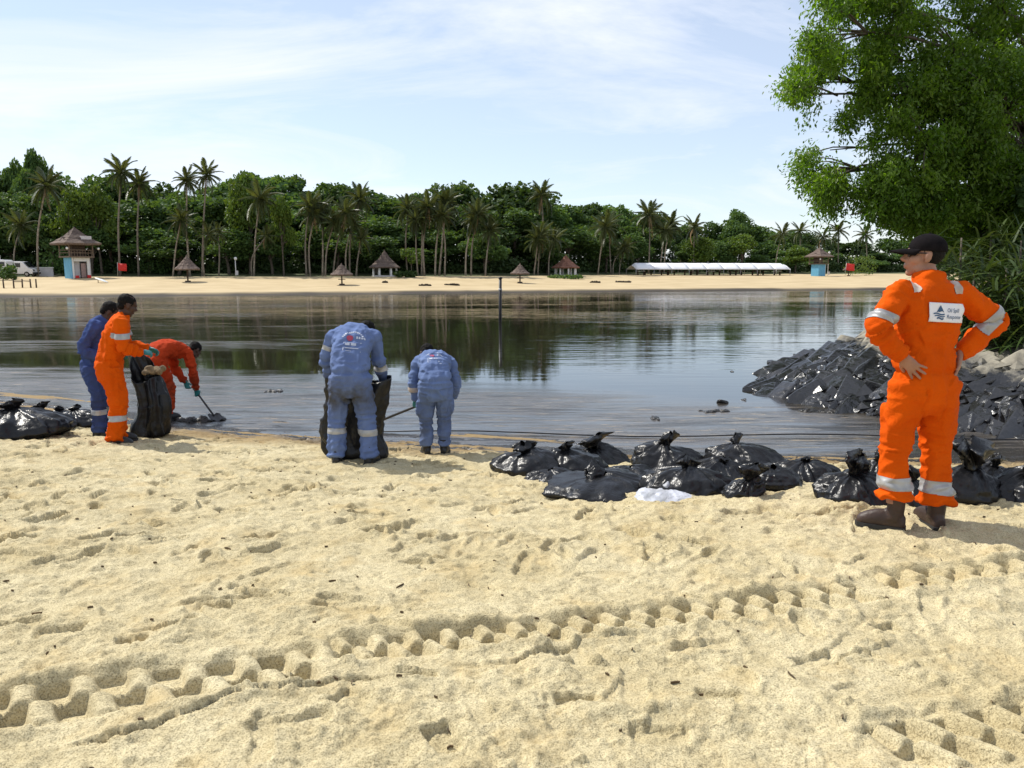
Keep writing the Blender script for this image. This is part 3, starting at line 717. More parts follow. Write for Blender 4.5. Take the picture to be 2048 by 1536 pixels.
for i, (bx_, by_, tx_, ty_, cr, lab) in enumerate(PALMS):
    Y = 110.0
    back = 12 if by_ == 545 and i > 40 else (by_ < 549) * 2
    for _ in range(6): Y = float(treeline((bx_ - 1024) / FPX * Y)) - 1.0 + back
    Y += ((i * 37) % 7 - 3) * .35
    b = at(bx_, by_, Y); z0 = float(zfar(b.x, Y)); tp = at(tx_, ty_, Y + ((i * 13) % 5 - 2) * .4)
    palm((b.x, Y, z0), tp, cr * 1.10 / FPX * Y, lab, 'coconut palms along the far beach', 18 if cr < 28 else 24, i)
# small trees and shrubs on the turf
def sapling(px, py, top, wpx, label, m, seed, n=420, name='sapling', size=.34):
    Y = ground(px, py, zfar, 60, 200).y; p = at(px, py, Y); h = at(px, top, Y).z - p.z; w = wpx / FPX * Y / 2
    rng = np.random.RandomState(seed); t = empty(name, p); tag(t, label, 'tree' if name == 'sapling' else 'shrub')
    if name == 'sapling':
        bm = bmesh.new(); tube(bm, [(0, 0, -.1), (.1, 0, h * .35), (0, 0, h * .75)], [.09, .07, .03], 6)
        for k in range(4): tube(bm, [(.05, 0, h * .35), (w * .6 * math.cos(k * 1.7), w * .5 * math.sin(k * 1.7), h * .75)], [.05, .02], 5)
        link('trunk', mesh_bm('trunk', bm, True), t, M['bark'])
        lobes = [(w * .55 * math.cos(k * 1.3), w * .4 * math.sin(k * 1.3), h * (.55 + .08 * (k % 4)), w * .5, w * .5, h * .16) for k in range(7)]
    else:
        lobes = [(w * .6 * math.cos(k * 1.3), w * .4 * math.sin(k * 1.3), h * .45, w * .5, w * .5, h * .45) for k in range(6)]
    link('crown', cloud_mesh('crown', *leaf_cloud(rng, lobes, n, size), m), t)
sapling(822, 552, 492, 46, 'small yellow-leaved sapling beside the grey thatched pavilion', M['leaf_fresh'], 301)
sapling(310, 549, 497, 60, 'round dark shrub beyond the pale straight palm trunk', M['leaf_far'], 302, 600, 'shrub')
sapling(112, 552, 490, 60, 'loose olive shrub between the van and the lifeguard tower', M['leaf_far'], 303, 600, 'shrub')
sapling(12, 560, 525, 40, 'low dark shrub in front of the white van', M['leaf_far'], 304, 400, 'shrub')
sapling(810, 555, 540, 46, 'low green hedge at the foot of the yellow-leaved sapling', M['leaf_far'], 305, 400, 'shrub')
sapling(1130, 557, 549, 70, 'low green bush under the reddish pavilion', M['leaf_far'], 306, 400, 'shrub')
sapling(1720, 551, 505, 60, 'pale green bush beside the distant red flag', M['leaf_fresh'], 307, 500, 'shrub')

# ================================================================== FAR SHORE THINGS
def fpos(px, py): return ground(px, py, zfar, 60, 200)
def part_box(name, parent, boxes, m, bevel=0):
    bm = bmesh.new()
    for c, s in boxes: box(bm, Vector(c), s, bevel=bevel)
    return link(name, mesh_bm(name, bm), parent, m)
def part_tube(name, parent, pts, rad, m, n=8, smooth=True):
    bm = bmesh.new(); tube(bm, pts, rad, n); return link(name, mesh_bm(name, bm, smooth), parent, m)
def cone_roof(name, parent, z0, z1, r0, r1, m, n=8, layers=5, sag=.12, rot=0.0, seed=0):
    """thatched roof: overlapping ragged courses"""
    rng = np.random.RandomState(seed); bm = bmesh.new()
    for L in range(layers):
        a, b = L / layers, (L + 1.25) / layers; b = min(b, 1)
        ring0 = []; ring1 = []; N = n * 5
        for k in range(N):
            an = rot + 2 * math.pi * k / N
            poly = math.cos(math.pi / n) / math.cos(((an - rot) % (2 * math.pi / n)) - math.pi / n)
            for ring, f, jit in ((ring0, a, .05), (ring1, b, 0)):
                r = (r0 + (r1 - r0) * f) * poly * (1 + rng.uniform(-jit, jit) * .6) * (1 - sag * math.sin(math.pi * f)) + (.06 if f == a else 0)
                ring.append(Vector((r * math.cos(an), r * math.sin(an), z0 + (z1 - z0) * f + rng.uniform(-jit, jit))))
        va = [bm.verts.new(p) for p in ring0]; vb = [bm.verts.new(p) for p in ring1]
        for k in range(N): bm.faces.new((va[k], va[(k + 1) % N], vb[(k + 1) % N], vb[k]))
        if L == 0:
            vc = [bm.verts.new(p * .97 + Vector((0, 0, -.10))) for p in ring0]
            for k in range(N): bm.faces.new((vc[k], vc[(k + 1) % N], va[(k + 1) % N], va[k]))
            bm.faces.new(vc)
    tube(bm, [(0, 0, z1 - .05), (0, 0, z1 + (z1 - z0) * .16)], [r1 * .9 + .04, .03], 8)
    return link(name, mesh_bm(name, bm), parent, m)
# thatched beach umbrellas with a table round the post
def umbrella(px, py, top, wpx, label, seed):
    p = fpos(px, py); k = p.y / FPX; h = (py - top) * k; r = wpx * k / 2
    t = empty('thatched_umbrella', p, seed); tag(t, label, 'beach umbrella', 'thatched umbrellas on the far beach')
    part_tube('post', t, [(0, 0, -.3), (0, 0, h * .9)], [.09, .08], M['wood_dark'])
    cone_roof('roof', t, h * .50, h * .96, r, .08, M['thatch'], 12, 4, seed=seed)
    bm = bmesh.new(); tube(bm, [(0, 0, .62), (0, 0, .70)], [.42, .42], 14); link('table_top', mesh_bm('table_top', bm), t, M['wood_dark'])
    bm = bmesh.new(); tube(bm, [(0, 0, .0), (0, 0, .16)], [.36, .30], 12); link('base', mesh_bm('base', bm), t, M['wood_dark'])
umbrella(376, 564, 512, 46, 'thatched umbrella closest to the lifeguard tower', 1)
umbrella(684, 570, 528, 43, 'thatched umbrella on bare sand before the dense palm grove', 2)
umbrella(1040, 566, 528, 37, 'thatched umbrella just beyond the post in the water', 3)
umbrella(1697, 552, 527, 22, 'small thatched umbrella beside the distant red flag', 4)
# open pavilions
def pavilion(px, py, top, wpx, eave, label, m, posts, seed):
    Y = float(treeline((px - 1024) / FPX * 112)) - 1.5; p = at(px, py, Y); k = Y / FPX; p.z = float(zfar(p.x, Y))
    H = (py - top) * k; ze = (py - eave) * k; r = wpx * k / 2
    t = empty('open_pavilion', p, 0); tag(t, label, 'pavilion', 'open pavilions on the far beach')
    cone_roof('lower_roof', t, ze, ze + (H - ze) * .34, r, r * .55, m, 8, 2, .02, .39, seed)
    cone_roof('upper_roof', t, ze + (H - ze) * .30, H * .97, r * .62, .1, m, 8, 4, .16, .39, seed + 1)
    for j in range(posts):
        a = .2 + 6.283 * j / posts; part_tube('post', t, [(r * .72 * math.cos(a), r * .72 * math.sin(a), -.4), (r * .72 * math.cos(a), r * .72 * math.sin(a), ze + .1)], [.15, .15], M['white'], 8)
    bm = bmesh.new(); tube(bm, [(0, 0, -.4), (0, 0, .12)], [r * .85, r * .85], 8); link('plinth', mesh_bm('plinth', bm), t, M['offwhite'])
pavilion(770, 550, 500, 62, 532, 'open pavilion with a grey thatched pointed roof before the wood', M['thatch'], 6, 11)
pavilion(1131, 553, 513, 58, 537, 'open pavilion with a reddish pointed roof before the wood', M['thatch_red'], 8, 13)

# lifeguard towers
def tower(px, py, Y, label, s=1.0, far=False):
    p = at(px, py, Y); p.z = float(zfar(p.x, Y)); t = empty('lifeguard_tower', p, R(52 if not far else 30), s); tag(t, label, 'lifeguard tower', 'lifeguard towers on the far beach')
    part_box('side_wall', t, [((-1.42, 0, 1.55), (.16, 2.6, 3.5))], M['blue_paint'])
    part_box('far_wall', t, [((0, 1.22, 1.55), (2.68, .16, 3.5))], M['offwhite'])
    part_box('end_wall', t, [((1.42, 0, 1.55), (.16, 2.6, 3.5))], M['offwhite'])
    if far: part_box('front_wall', t, [((0, -1.22, 1.55), (2.68, .16, 3.5))], M['blue_paint'])
    else:
        part_box('front_wall', t, [((-1.20, -1.22, 1.55), (.28, .16, 3.5)), ((1.16, -1.22, 1.55), (.36, .16, 3.5)), ((0, -1.22, 3.0), (2.0, .16, .6))], M['white'])
        part_box('back_panel', t, [((-.45, -.55, 1.4), (1.15, .08, 2.6))], M['offwhite'])
        part_box('door', t, [((.55, -.9, 1.25), (.75, .06, 2.3))], mat('brown door', (.30, .20, .18), .7, (.36, .25, .22), 3))
        part_box('rescue_can', t, [((-.75, -1.5, .22), (.5, .35, .45))], M['red'], .06); part_box('rescue_board', t, [((1.1, -1.45, .25), (.55, .3, .5))], M['red'], .06)
    part_box('deck', t, [((0, 0, 3.42), (3.9, 3.9, .22))], M['wood'])
    for a in (-1, 1):
        for b_ in (-1, 1): part_box('post', t, [((a * 1.8, b_ * 1.8, 4.6), (.16, .16, 2.2))], M['wood'])
    for c, sz in (((0, -1.85, 4.5), (3.6, .07, .10)), ((0, -1.85, 4.05), (3.6, .07, .10)), ((-1.85, 0, 4.5), (.07, 3.6, .10)), ((-1.85, 0, 4.05), (.07, 3.6, .10)), ((1.85, 0, 4.5), (.07, 3.6, .10)), ((1.85, 0, 4.05), (.07, 3.6, .10)), ((0, 1.85, 4.5), (3.6, .07, .10))):
        part_box('rail', t, [(c, sz)], M['wood'])
    for k in range(8): part_box('baluster', t, [((-1.5 + .43 * k, -1.85, 3.95), (.06, .06, .9))], M['wood'])
    part_box('cabin', t, [((.2, .4, 4.5), (2.0, 1.6, 1.9))], M['wood_dark'])
    part_box('fascia', t, [((0, -2.45, 5.62), (4.9, .08, .16)), ((-2.45, 0, 5.62), (.08, 4.8, .16))], M['white'])
    cone_roof('lower_roof', t, 5.6, 6.55, 3.95, 2.1, M['thatch'], 4, 2, .02, math.pi / 4, 5)
    cone_roof('upper_roof', t, 6.4, 8.0, 2.4, .25, M['thatch'], 4, 3, .10, math.pi / 4, 6)
    if not far: part_box('dormer', t, [((.9, -1.7, 6.35), (1.6, .5, .8))], M['offwhite'])
    for sx in (-2.3, 2.5):
        bm = bmesh.new(); ball(bm, Vector((sx, -2.3, 4.75)), (.2, .16, .2), seg=10); link('loudspeaker', mesh_bm('loudspeaker', bm, True), t, M['white'])
tower(157, 560, 99, 'two-storey lifeguard tower with blue and white walls under a thatched roof', .78)
tower(1636, 553, 148, 'distant blue lifeguard tower near the end of the beach', .66, True)

# white van and the truck at the frame's edge
def wheel(parent, x, y, r=.34):
    bm = bmesh.new(); tube(bm, [(x, y - .12, r), (x, y + .12, r)], [r, r], 16); w = link('wheel', mesh_bm('wheel', bm), parent, M['rubber'])
    bm = bmesh.new(); tube(bm, [(x, y - .14, r), (x, y - .10, r)], [r * .55, r * .55], 12); link('rim', mesh_bm('rim', bm), w, M['steel'])
def extr_profile(name, parent, prof, y0, y1, m, bev=.05, inset=.08):
    """side profile (x,z) extruded across the width, sides drawn in slightly"""
    bm = bmesh.new(); c = Vector((sum(p[0] for p in prof) / len(prof), 0, sum(p[1] for p in prof) / len(prof)))
    rings = []
    for y, s in ((y0, 1 - inset), (y0 + .12, 1), (y1 - .12, 1), (y1, 1 - inset)):
        rings.append([Vector((c.x + (p[0] - c.x) * (1 - (1 - s) * .35), y, c.z + (p[1] - c.z) * (1 - (1 - s) * .6))) for p in prof])
    loft(bm, rings); return link(name, mesh_bm(name, bm), parent, m)
p = at(38, 549, 104); p.z = float(zfar(p.x, p.y)); van = empty('parked_van', p, R(3)); tag(van, 'white passenger van parked on the sand at the edge of the wood', 'van')
M['van'] = mat('van paint', (.72, .72, .72), .3, (.68, .68, .69), 1, spec=.5, coat=.3)
extr_profile('body', van, [(-2.35, .35), (2.2, .35), (2.35, .6), (2.28, 1.0), (1.72, 1.22), (1.05, 1.92), (.7, 2.02), (-2.1, 2.02), (-2.33, 1.85)], -.88, .88, M['van'])
for x0, x1 in ((-2.1, -1.2), (-1.1, -.15), (-.05, .75)): part_box('side_window', van, [(((x0 + x1) / 2, -.885, 1.52), (x1 - x0, .03, .55))], M['glass'])
bm = bmesh.new(); vs = [bm.verts.new(v) for v in ((1.12, -.72, 1.90), (1.12, .72, 1.90), (1.76, .78, 1.26), (1.76, -.78, 1.26))]; bm.faces.new(vs)
o = link('windscreen', mesh_bm('windscreen', bm), van, M['glass']); o.location = (.03, 0, .03); o.modifiers.new('thickness', 'SOLIDIFY').thickness = .02
for yy in (-.62, .62): part_box('headlight', van, [((2.30, yy, .85), (.08, .3, .2))], M['glass'])
part_box('bumper', van, [((2.36, 0, .48), (.12, 1.7, .22))], M['rubber'])
for x_ in (-1.5, 1.5): wheel(van, x_, -.80); wheel(van, x_, .80)
p = at(-18, 549, 99); p.z = float(zfar(p.x, p.y)); trk = empty('parked_truck', p, R(4)); tag(trk, 'white box truck partly out of view beside the van', 'truck')
extr_profile('cab', trk, [(.9, .5), (2.7, .5), (2.75, 1.1), (2.45, 2.1), (2.2, 2.3), (.9, 2.3)], -.95, .95, M['van'])
part_box('cargo_box', trk, [((-1.1, 0, 1.75), (3.8, 2.0, 2.3))], M['white'], .04); part_box('side_window', trk, [((1.9, -.955, 1.75), (.8, .03, .55))], M['glass'])
part_box('chassis', trk, [((0, 0, .55), (5.2, 1.2, .2))], M['rubber'])
for x_ in (-1.8, 1.9): wheel(trk, x_, -.85, .42); wheel(trk, x_, .85, .42)
# low wall, timber posts, leaning board
p = at(88, 549, 106); p.z = float(zfar(p.x, p.y)); wl = empty('low_wall', p); tag(wl, 'low pale boundary wall beside the white van', 'wall'); part_box('panel', wl, [((0, 0, .5), (2.6, .2, 1.3))], M['offwhite']); part_box('coping', wl, [((0, 0, 1.2), (2.7, .28, .1))], M['white'])
for i, (px, py) in enumerate(((8, 577), (28, 577), (45, 576), (62, 576), (73, 576))):
    p = fpos(px, py); o = part_tube('timber_post', None, [(0, 0, -.3), (.03 * (i % 3 - 1), 0, .95)], [.08, .07], M['wood_dark']); o.location = p
    tag(o, f'short timber post on the sand below the van, {ORD[i]} of five counted toward the tower', 'post', 'short timber posts on the far sand')
for i, (px, py, px2, py2) in enumerate(((28, 568, 45, 568), (45, 566, 62, 567))):
    a, b = fpos(px, py + 9), fpos(px2, py2 + 9); part = part_tube('timber_rail', None, [(0, 0, .7), tuple(b - a + Vector((0, 0, .7)))], [.04, .04], M['wood_dark']); part.location = a
    tag(part, ('timber rail joining the second and third short posts', 'timber rail joining the third and fourth short posts')[i], 'rail', 'rails between the timber posts')
p = fpos(203, 566); o = empty('rescue_board', p, R(-20)); tag(o, 'white rescue board leaning on the sand beside the lifeguard tower', 'board')
bm = bmesh.new(); tube(bm, [(-.95, 0, .62), (-.7, 0, .55), (0, 0, .36), (.7, 0, .14), (1.0, 0, .06)], [.03, .24, .32, .24, .04], 12, .22, side=(0, 1, 0)); link('deck', mesh_bm('deck', bm, True), o, M['white'])
bm = bmesh.new(); tube(bm, [(-.6, .02, .58), (.6, .02, .24)], [.05, .05], 8, .3, side=(0, 1, 0)); link('stripe', mesh_bm('stripe', bm), o, M['blue_paint']); part_box('prop', o, [((-.55, .05, .2), (.06, .06, .7))], M['wood'])
# flags
def flag(px, py, top, Y, label, green):
    p = at(px, py, Y); p.z = float(zfar(p.x, Y)); k = Y / FPX; h = (py - top) * k; t = empty('beach_flag', p); tag(t, label, 'flag', 'red flags on the far beach')
    part_tube('pole', t, [(0, 0, -.3), (.12, 0, h)], [.035, .03], M['steel'])
    bm = bmesh.new(); N = 9; vs = []
    for i in range(N + 1):
        u = i / N
        for j in range(4): vs.append(bm.verts.new((.1 + u * h * .62, .10 * math.sin(u * 7 + j), h * (.98 - j * .17 - u * .10) - .04 * math.sin(u * 5))))
    for i in range(N):
        for j in range(3): bm.faces.new((vs[i * 4 + j], vs[i * 4 + j + 1], vs[i * 4 + j + 5], vs[i * 4 + j + 4]))
    o = link('cloth', mesh_bm('cloth', bm, True), t, M['red']); o.modifiers.new('thickness', 'SOLIDIFY').thickness = .012
flag(235, 549, 521, 104, 'red flag drooping from a pole between the lifeguard tower and the straight palm', False)
flag(1690, 552, 525, 146, 'red flag beyond the distant blue tower', True)
# lamp posts
for (px, py, top, lab) in ((472, 550, 515, 'white lamp post beside the leaning young palm'), (1655, 553, 508, 'tall pale lamp post beside the distant blue tower')):
    Y = 106 if px < 500 else 150; p = at(px, py, Y); p.z = float(zfar(p.x, Y)); h = (py - top) * Y / FPX; t = empty('lamp_post', p); tag(t, lab, 'lamp post', 'lamp posts on the far beach')
    part_tube('pole', t, [(0, 0, -.2), (0, 0, h)], [.06, .05], M['white']); bm = bmesh.new(); ball(bm, Vector((.06, -.05, h)), (.22, .2, .22), seg=10); link('lamp_head', mesh_bm('lamp_head', bm, True), t, M['white'])
    part_box('cabinet', t, [((.15, -.05, .5), (.35, .25, .6))], M['offwhite'])
# seaweed-dark heaps raked up on the sand
M['weed'] = mat('dark raked debris', (.035, .028, .022), .9, (.08, .06, .045), 8)
for i, (px, py, wpx, lab) in enumerate(((850, 572, 24, 'dark debris heap on the sand beyond the yellow-leaved sapling'), (904, 571, 28, 'longer dark debris heap below the fan of palms'), (1190, 566, 20, 'dark debris heap below the reddish pavilion'), (1246, 565, 30, 'long dark debris heap before the white tent'), (770, 566, 10, 'tiny dark debris heap below the grey pavilion'))):
    p = fpos(px, py); w = wpx * p.y / FPX; rng = np.random.RandomState(400 + i); lob = [(w * (j / 7 - .43), rng.uniform(-.15, .15), .06, w * .11, .22, .12 + .10 * rng.rand()) for j in range(7)]
    V, F, t = leaf_cloud(rng, lob, 500, .16, shell=.2); me = mesh_np('debris_heap', V, F, False); o = link('debris_heap', me, None, M['weed']); o.location = p; tag(o, lab, 'debris heap', 'raked debris heaps on the far beach')
# long white tent with tables
Yt = 143.0; a = at(1262, 551, Yt); b = at(1566, 551, Yt + 8); zt = float(zfar(a.x, Yt)); L = (b - a).xy.length; ang = math.atan2(b.y - a.y, b.x - a.x)
tent = empty('event_tent', (a.x, a.y, zt), ang); tag(tent, 'long white canvas tent on the far beach', 'tent')
bays = 9
for i in range(bays):
    x0, x1 = L * i / bays, L * (i + 1) / bays
    for nm, pr in (('roof_panel', [(-2.4, 1.02), (-2.3, 1.2), (-1.1, 1.85), (0, 2.22), (1.1, 1.85), (2.3, 1.2), (2.4, 1.02)]),):
        bm = bmesh.new(); rows_ = []
        for s in range(6):
            f = s / 5; sag = .03 * math.sin(math.pi * f); hip = (.55 if (i == 0 and s == 0) or (i == bays - 1 and s == 5) else 1.0)
            rows_.append([bm.verts.new((x0 + .004 + (x1 - x0 - .008) * f, y * (1 if hip == 1 else .9), (z - sag * (1 - abs(y) / 2.6)) if hip == 1 else 1.0 + (z - 1.0) * .62)) for y, z in pr])
        for r0_, r1_ in zip(rows_[:-1], rows_[1:]):
            for k in range(len(pr) - 1): bm.faces.new((r0_[k], r0_[k + 1], r1_[k + 1], r1_[k]))
        o = link(nm, mesh_bm(nm, bm, True), tent, M['tent']); o.modifiers.new('thickness', 'SOLIDIFY').thickness = .03
for i in range(bays + 1):
    for y in (-2.25, 2.25): part_tube('pole', tent, [(L * i / bays, y, -.3), (L * i / bays, y, 1.15)], [.05, .05], M['steel'], 6)
bm = bmesh.new(); vs = [bm.verts.new(v) for v in ((L, -2.3, 1.05), (L, -1.1, 1.7), (L, 0, 2.0), (L, 1.1, 1.7), (L, 2.3, 1.05), (L, 1.6, 1.0), (L, 0, 1.5), (L, -1.6, 1.0))]; bm.faces.new(vs)
o = link('gable', mesh_bm('gable', bm), tent, M['tent']); o.modifiers.new('thickness', 'SOLIDIFY').thickness = .03
for i in range(13):
    x = L * (i + .6) / 13.5; t = empty('tent_table', tent.matrix_basis @ Vector((x, (-1.2, .8)[i % 2], 0)), ang); tag(t, f'folding table under the white tent, {ORD[i]} from its nearer end', 'table', 'tables under the white tent')
    part_box('table_top', t, [((0, 0, .72), (1.4, .7, .05))], (M['white'], M['wood'], M['wood_dark'])[i % 3])
    for sx in (-.6, .6): part_box('leg', t, [((sx, 0, .30), (.05, .5, .78))], M['wood_dark'])
# marker post standing in the water
p = at(1000, 640, 28.5 * 1.0); Yp = (EYE - ZW) / ((642 - 540) / FPX); p = at(1000, 642, Yp)
ps = empty('marker_post', (p.x, p.y, ZW)); tag(ps, 'dark marker post standing in the oily water', 'post'); hp = (642 - 556) * Yp / FPX
part_tube('pole', ps, [(0, 0, -1.2), (.02, 0, hp)], [.075, .065], M['black_pole'], 10); part_tube('cap', ps, [(.02, 0, hp - .03), (.02, 0, hp + .05)], [.09, .085], M['black_pole'], 10); part_tube('collar', ps, [(.015, 0, hp * .72), (.015, 0, hp * .76)], [.085, .085], M['steel'], 10)

# ================================================================== ROCK EMBANKMENT
_ty = [8, 9.6, 10.5, 11.2, 12.4, 13.9, 15, 16.5, 18.5, 22, 30, 60]; _tx = [12, 9.2, 7.6, 6.7, 5.95, 5.2, 5.2, 5.7, 6.7, 9, 14, 30]
def zbank(x, y):
    d = np.asarray(x, float) - np.interp(y, _ty, _tx)
    return ZW + np.interp(d, [-2, 0, 2, 5, 9, 14], [-.8, -.05, .62, 1.22, 1.6, 2.0])
ex, ey = np.meshgrid(np.linspace(4.4, 30, 90), np.linspace(8.5, 34, 90))
ez = zbank(ex, ey) + .16 * (fbm(ex * 1.2, ey * 1.2, seed=81, oct=4) - .55)
ei = np.arange(ex.size).reshape(ex.shape); ef = np.stack([ei[:-1, :-1].ravel(), ei[:-1, 1:].ravel(), ei[1:, 1:].ravel(), ei[1:, :-1].ravel()], 1)
M['soil'] = mat('dark bank soil', (.05, .045, .035), .9, (.11, .095, .07), 3, bump=.8, bscale=8)
def rock_material():
    m = mat('oiled rock', (.15, .13, .095), .85, (.29, .26, .195), 3.5, bump=1.0, bscale=9, bdist=.025, rnd=.3); nt = m.node_tree; b = nt.nodes['Principled BSDF']; L = nt.links.new
    src = b.inputs['Base Color'].links[0].from_socket
    g = nt.nodes.new('ShaderNodeNewGeometry'); sp = nt.nodes.new('ShaderNodeSeparateXYZ'); L(g.outputs['Position'], sp.inputs[0])
    n = nt.nodes.new('ShaderNodeTexNoise'); n.inputs['Scale'].default_value = 2.6; n.inputs['Detail'].default_value = 7; n.inputs['Roughness'].default_value = .65; L(g.outputs['Position'], n.inputs['Vector'])
    ad = nt.nodes.new('ShaderNodeMath'); ad.operation = 'MULTIPLY_ADD'; ad.inputs[1].default_value = -.9; L(n.outputs['Fac'], ad.inputs[0]); L(sp.outputs['Z'], ad.inputs[2])
    mr = nt.nodes.new('ShaderNodeMapRange'); mr.inputs['From Min'].default_value = -.52; mr.inputs['From Max'].default_value = -.36; mr.inputs['To Min'].default_value = 1; mr.inputs['To Max'].default_value = 0; L(ad.outputs[0], mr.inputs['Value'])
    xx = nt.nodes.new('ShaderNodeMath'); xx.operation = 'MULTIPLY_ADD'; xx.inputs[1].default_value = .12; xx.inputs[2].default_value = -.94; L(sp.outputs['X'], xx.inputs[0]); x2 = nt.nodes.new('ShaderNodeMath'); x2.operation = 'ADD'; L(xx.outputs[0], x2.inputs[0]); L(ad.outputs[0], x2.inputs[1]); L(x2.outputs[0], mr.inputs['Value'])
    mx = nt.nodes.new('ShaderNodeMixRGB'); L(mr.outputs[0], mx.inputs['Fac']); L(src, mx.inputs['Color1']); mx.inputs['Color2'].default_value = (.013, .012, .012, 1); L(mx.outputs[0], b.inputs['Base Color'])
    r2 = nt.nodes.new('ShaderNodeMapRange'); r2.inputs['To Min'].default_value = .85; r2.inputs['To Max'].default_value = .24; L(mr.outputs[0], r2.inputs['Value']); L(r2.outputs[0], b.inputs['Roughness']); b.inputs['Specular IOR Level'].default_value = .9
    return m
M['rock'] = rock_material()
bank = empty('rock_embankment', (7, 13, ZW)); tag(bank, 'slope of layered stone slabs, black with oil toward the water', kind='structure')
o = link('soil', mesh_np('soil', np.stack([ex.ravel() - 7, ey.ravel() - 13, ez.ravel() - ZW], 1), ef), bank, M['soil'])
STONES = []
for k in range(10):
    rng = np.random.RandomState(500 + k); bm = bmesh.new()
    sz = np.array([.40, .20 + .08 * rng.rand(), .125 + .05 * rng.rand()])
    for _ in range(26):
        q = rng.uniform(-1, 1, 3); q[rng.randint(3)] = rng.choice([-1, 1]) * rng.uniform(.8, 1); bm.verts.new(q * sz)
    r_ = bmesh.ops.convex_hull(bm, input=bm.verts[:])
    bmesh.ops.delete(bm, geom=[v for v in bm.verts if not v.link_faces], context='VERTS')
    bmesh.ops.dissolve_limit(bm, angle_limit=R(9), verts=bm.verts[:], edges=bm.edges[:])
    bmesh.ops.bevel(bm, geom=bm.edges[:], offset=.014, segments=1, affect='EDGES')
    STONES.append(mesh_bm('stone', bm)); STONES[-1].materials.append(M['rock'])
rng = np.random.RandomState(23); cand = []
yy_ = 10.0
while yy_ < 21:
    xx_ = float(np.interp(yy_, _ty, _tx)) - .15
    while xx_ < 13.5:
        cand.append((xx_ + rng.uniform(-.14, .14), yy_ + rng.uniform(-.12, .12))); xx_ += .36 if xx_ < 9.5 else .6
    yy_ += .22 if yy_ < 15 else .4
def inview(p):
    if p.y < 1: return False
    c, s = math.cos(PITCH), math.sin(PITCH); q = p - Vector((0, 0, EYE)); dz = q.y * c - q.z * s
    u = CX + FPX * q.x / dz; v = CY - FPX * (q.z * c + q.y * s) / dz
    return -60 < u < 2130 and -50 < v < 1580
vis = [c for c in cand if inview(Vector((c[0], c[1], float(zbank(*c)))))]
vis.sort(key=lambda c: c[1]); step = max(1.0, len(vis) / 295.)
vis = [vis[int(i * step)] for i in range(int(len(vis) / step))]
for i, (x, y) in enumerate(vis[:298]):
    z = float(zbank(x, y)); s = rng.uniform(.5, 1.3) * (1.1 if y > 14 else 1.)
    o = link('stone', STONES[rng.randint(10)], bank); o.location = Vector((x, y, z + .02 + .07 * rng.rand())) - Vector((7, 13, ZW))
    o.rotation_euler = (R(24) + rng.uniform(-.35, .35), -R(22) + rng.uniform(-.25, .25), R(30) + rng.uniform(-.35, .35)); o.scale = (s * rng.uniform(.8, 1.25), s * .95, s * rng.uniform(.55, .9))
# the small broken pieces wedged between the slabs
rv = []; rf = []; nb = 0
for i in range(1500):
    y = rng.uniform(10, 19); x = float(np.interp(y, _ty, _tx)) + rng.uniform(-.3, 5.5) * rng.rand() ** .5; s = rng.uniform(.07, .2)
    c_ = np.array([x - 7, y - 13, float(zbank(x, y)) - ZW + rng.uniform(.02, .16)]); q = rng.normal(size=(6, 3)); q = np.array([[1, 0, 0], [-1, 0, 0], [0, 1, 0], [0, -1, 0], [0, 0, 1], [0, 0, -1.]]) * rng.uniform(.5, 1.2, (6, 1)) * np.array([1.5, .8, .5])
    an = R(28) + rng.uniform(-.5, .5); rot = np.array([[math.cos(an), -math.sin(an), 0], [math.sin(an), math.cos(an), .3], [.3, 0, 1]]); rv.append(c_ + s * (q + rng.normal(size=(6, 3)) * .15) @ rot.T)
    rf += [(nb + a_, nb + b_, nb + e_) for a_, b_, e_ in ((0, 2, 4), (2, 1, 4), (1, 3, 4), (3, 0, 4), (2, 0, 5), (1, 2, 5), (3, 1, 5), (0, 3, 5))]; nb += 6
tag(link('rubble', mesh_np('rubble', np.concatenate(rv), np.array(rf), False), bank, M['rock']), kind='stuff')
# separate stones off the tip, in the water
def zwat(x, y): return ZW
for i, (px, py, w, lab) in enumerate(((1528, 770, 46, 'large oil-black stone standing in the water off the tip of the embankment'), (1536, 752, 26, 'small black stone just behind the large one off the tip'), (1592, 742, 56, 'black boulder at the outer tip of the embankment'),
                                     (1556, 763, 30, 'flat black stone between the large stone and the embankment'), (1540, 726, 22, 'tiny black stone farthest out in the water'), (1445, 806, 26, 'low round oil-black stone lying alone in shallow water'), (1487, 801, 14, 'small oil-black lump near the lone low stone'),
                                     (1600, 716, 34, 'black stone in the water behind the tip boulder'), (1464, 744, 10, 'speck-like black stone far out beyond the tip'))):
    p = ground(px, py, zwat); s = w * p.y / FPX / .8
    rng2 = np.random.RandomState(540 + i); o = link('shore_stone', STONES[i % 10], None); o.location = p + Vector((0, 0, s * .06)); o.scale = (s * .85, s * .9, s * (1.3 if i < 4 else .8)); o.rotation_euler = (rng2.uniform(-.3, .3), rng2.uniform(-.3, .3), rng2.uniform(0, 3)); tag(o, lab, 'stone', 'separate stones in the oily water')

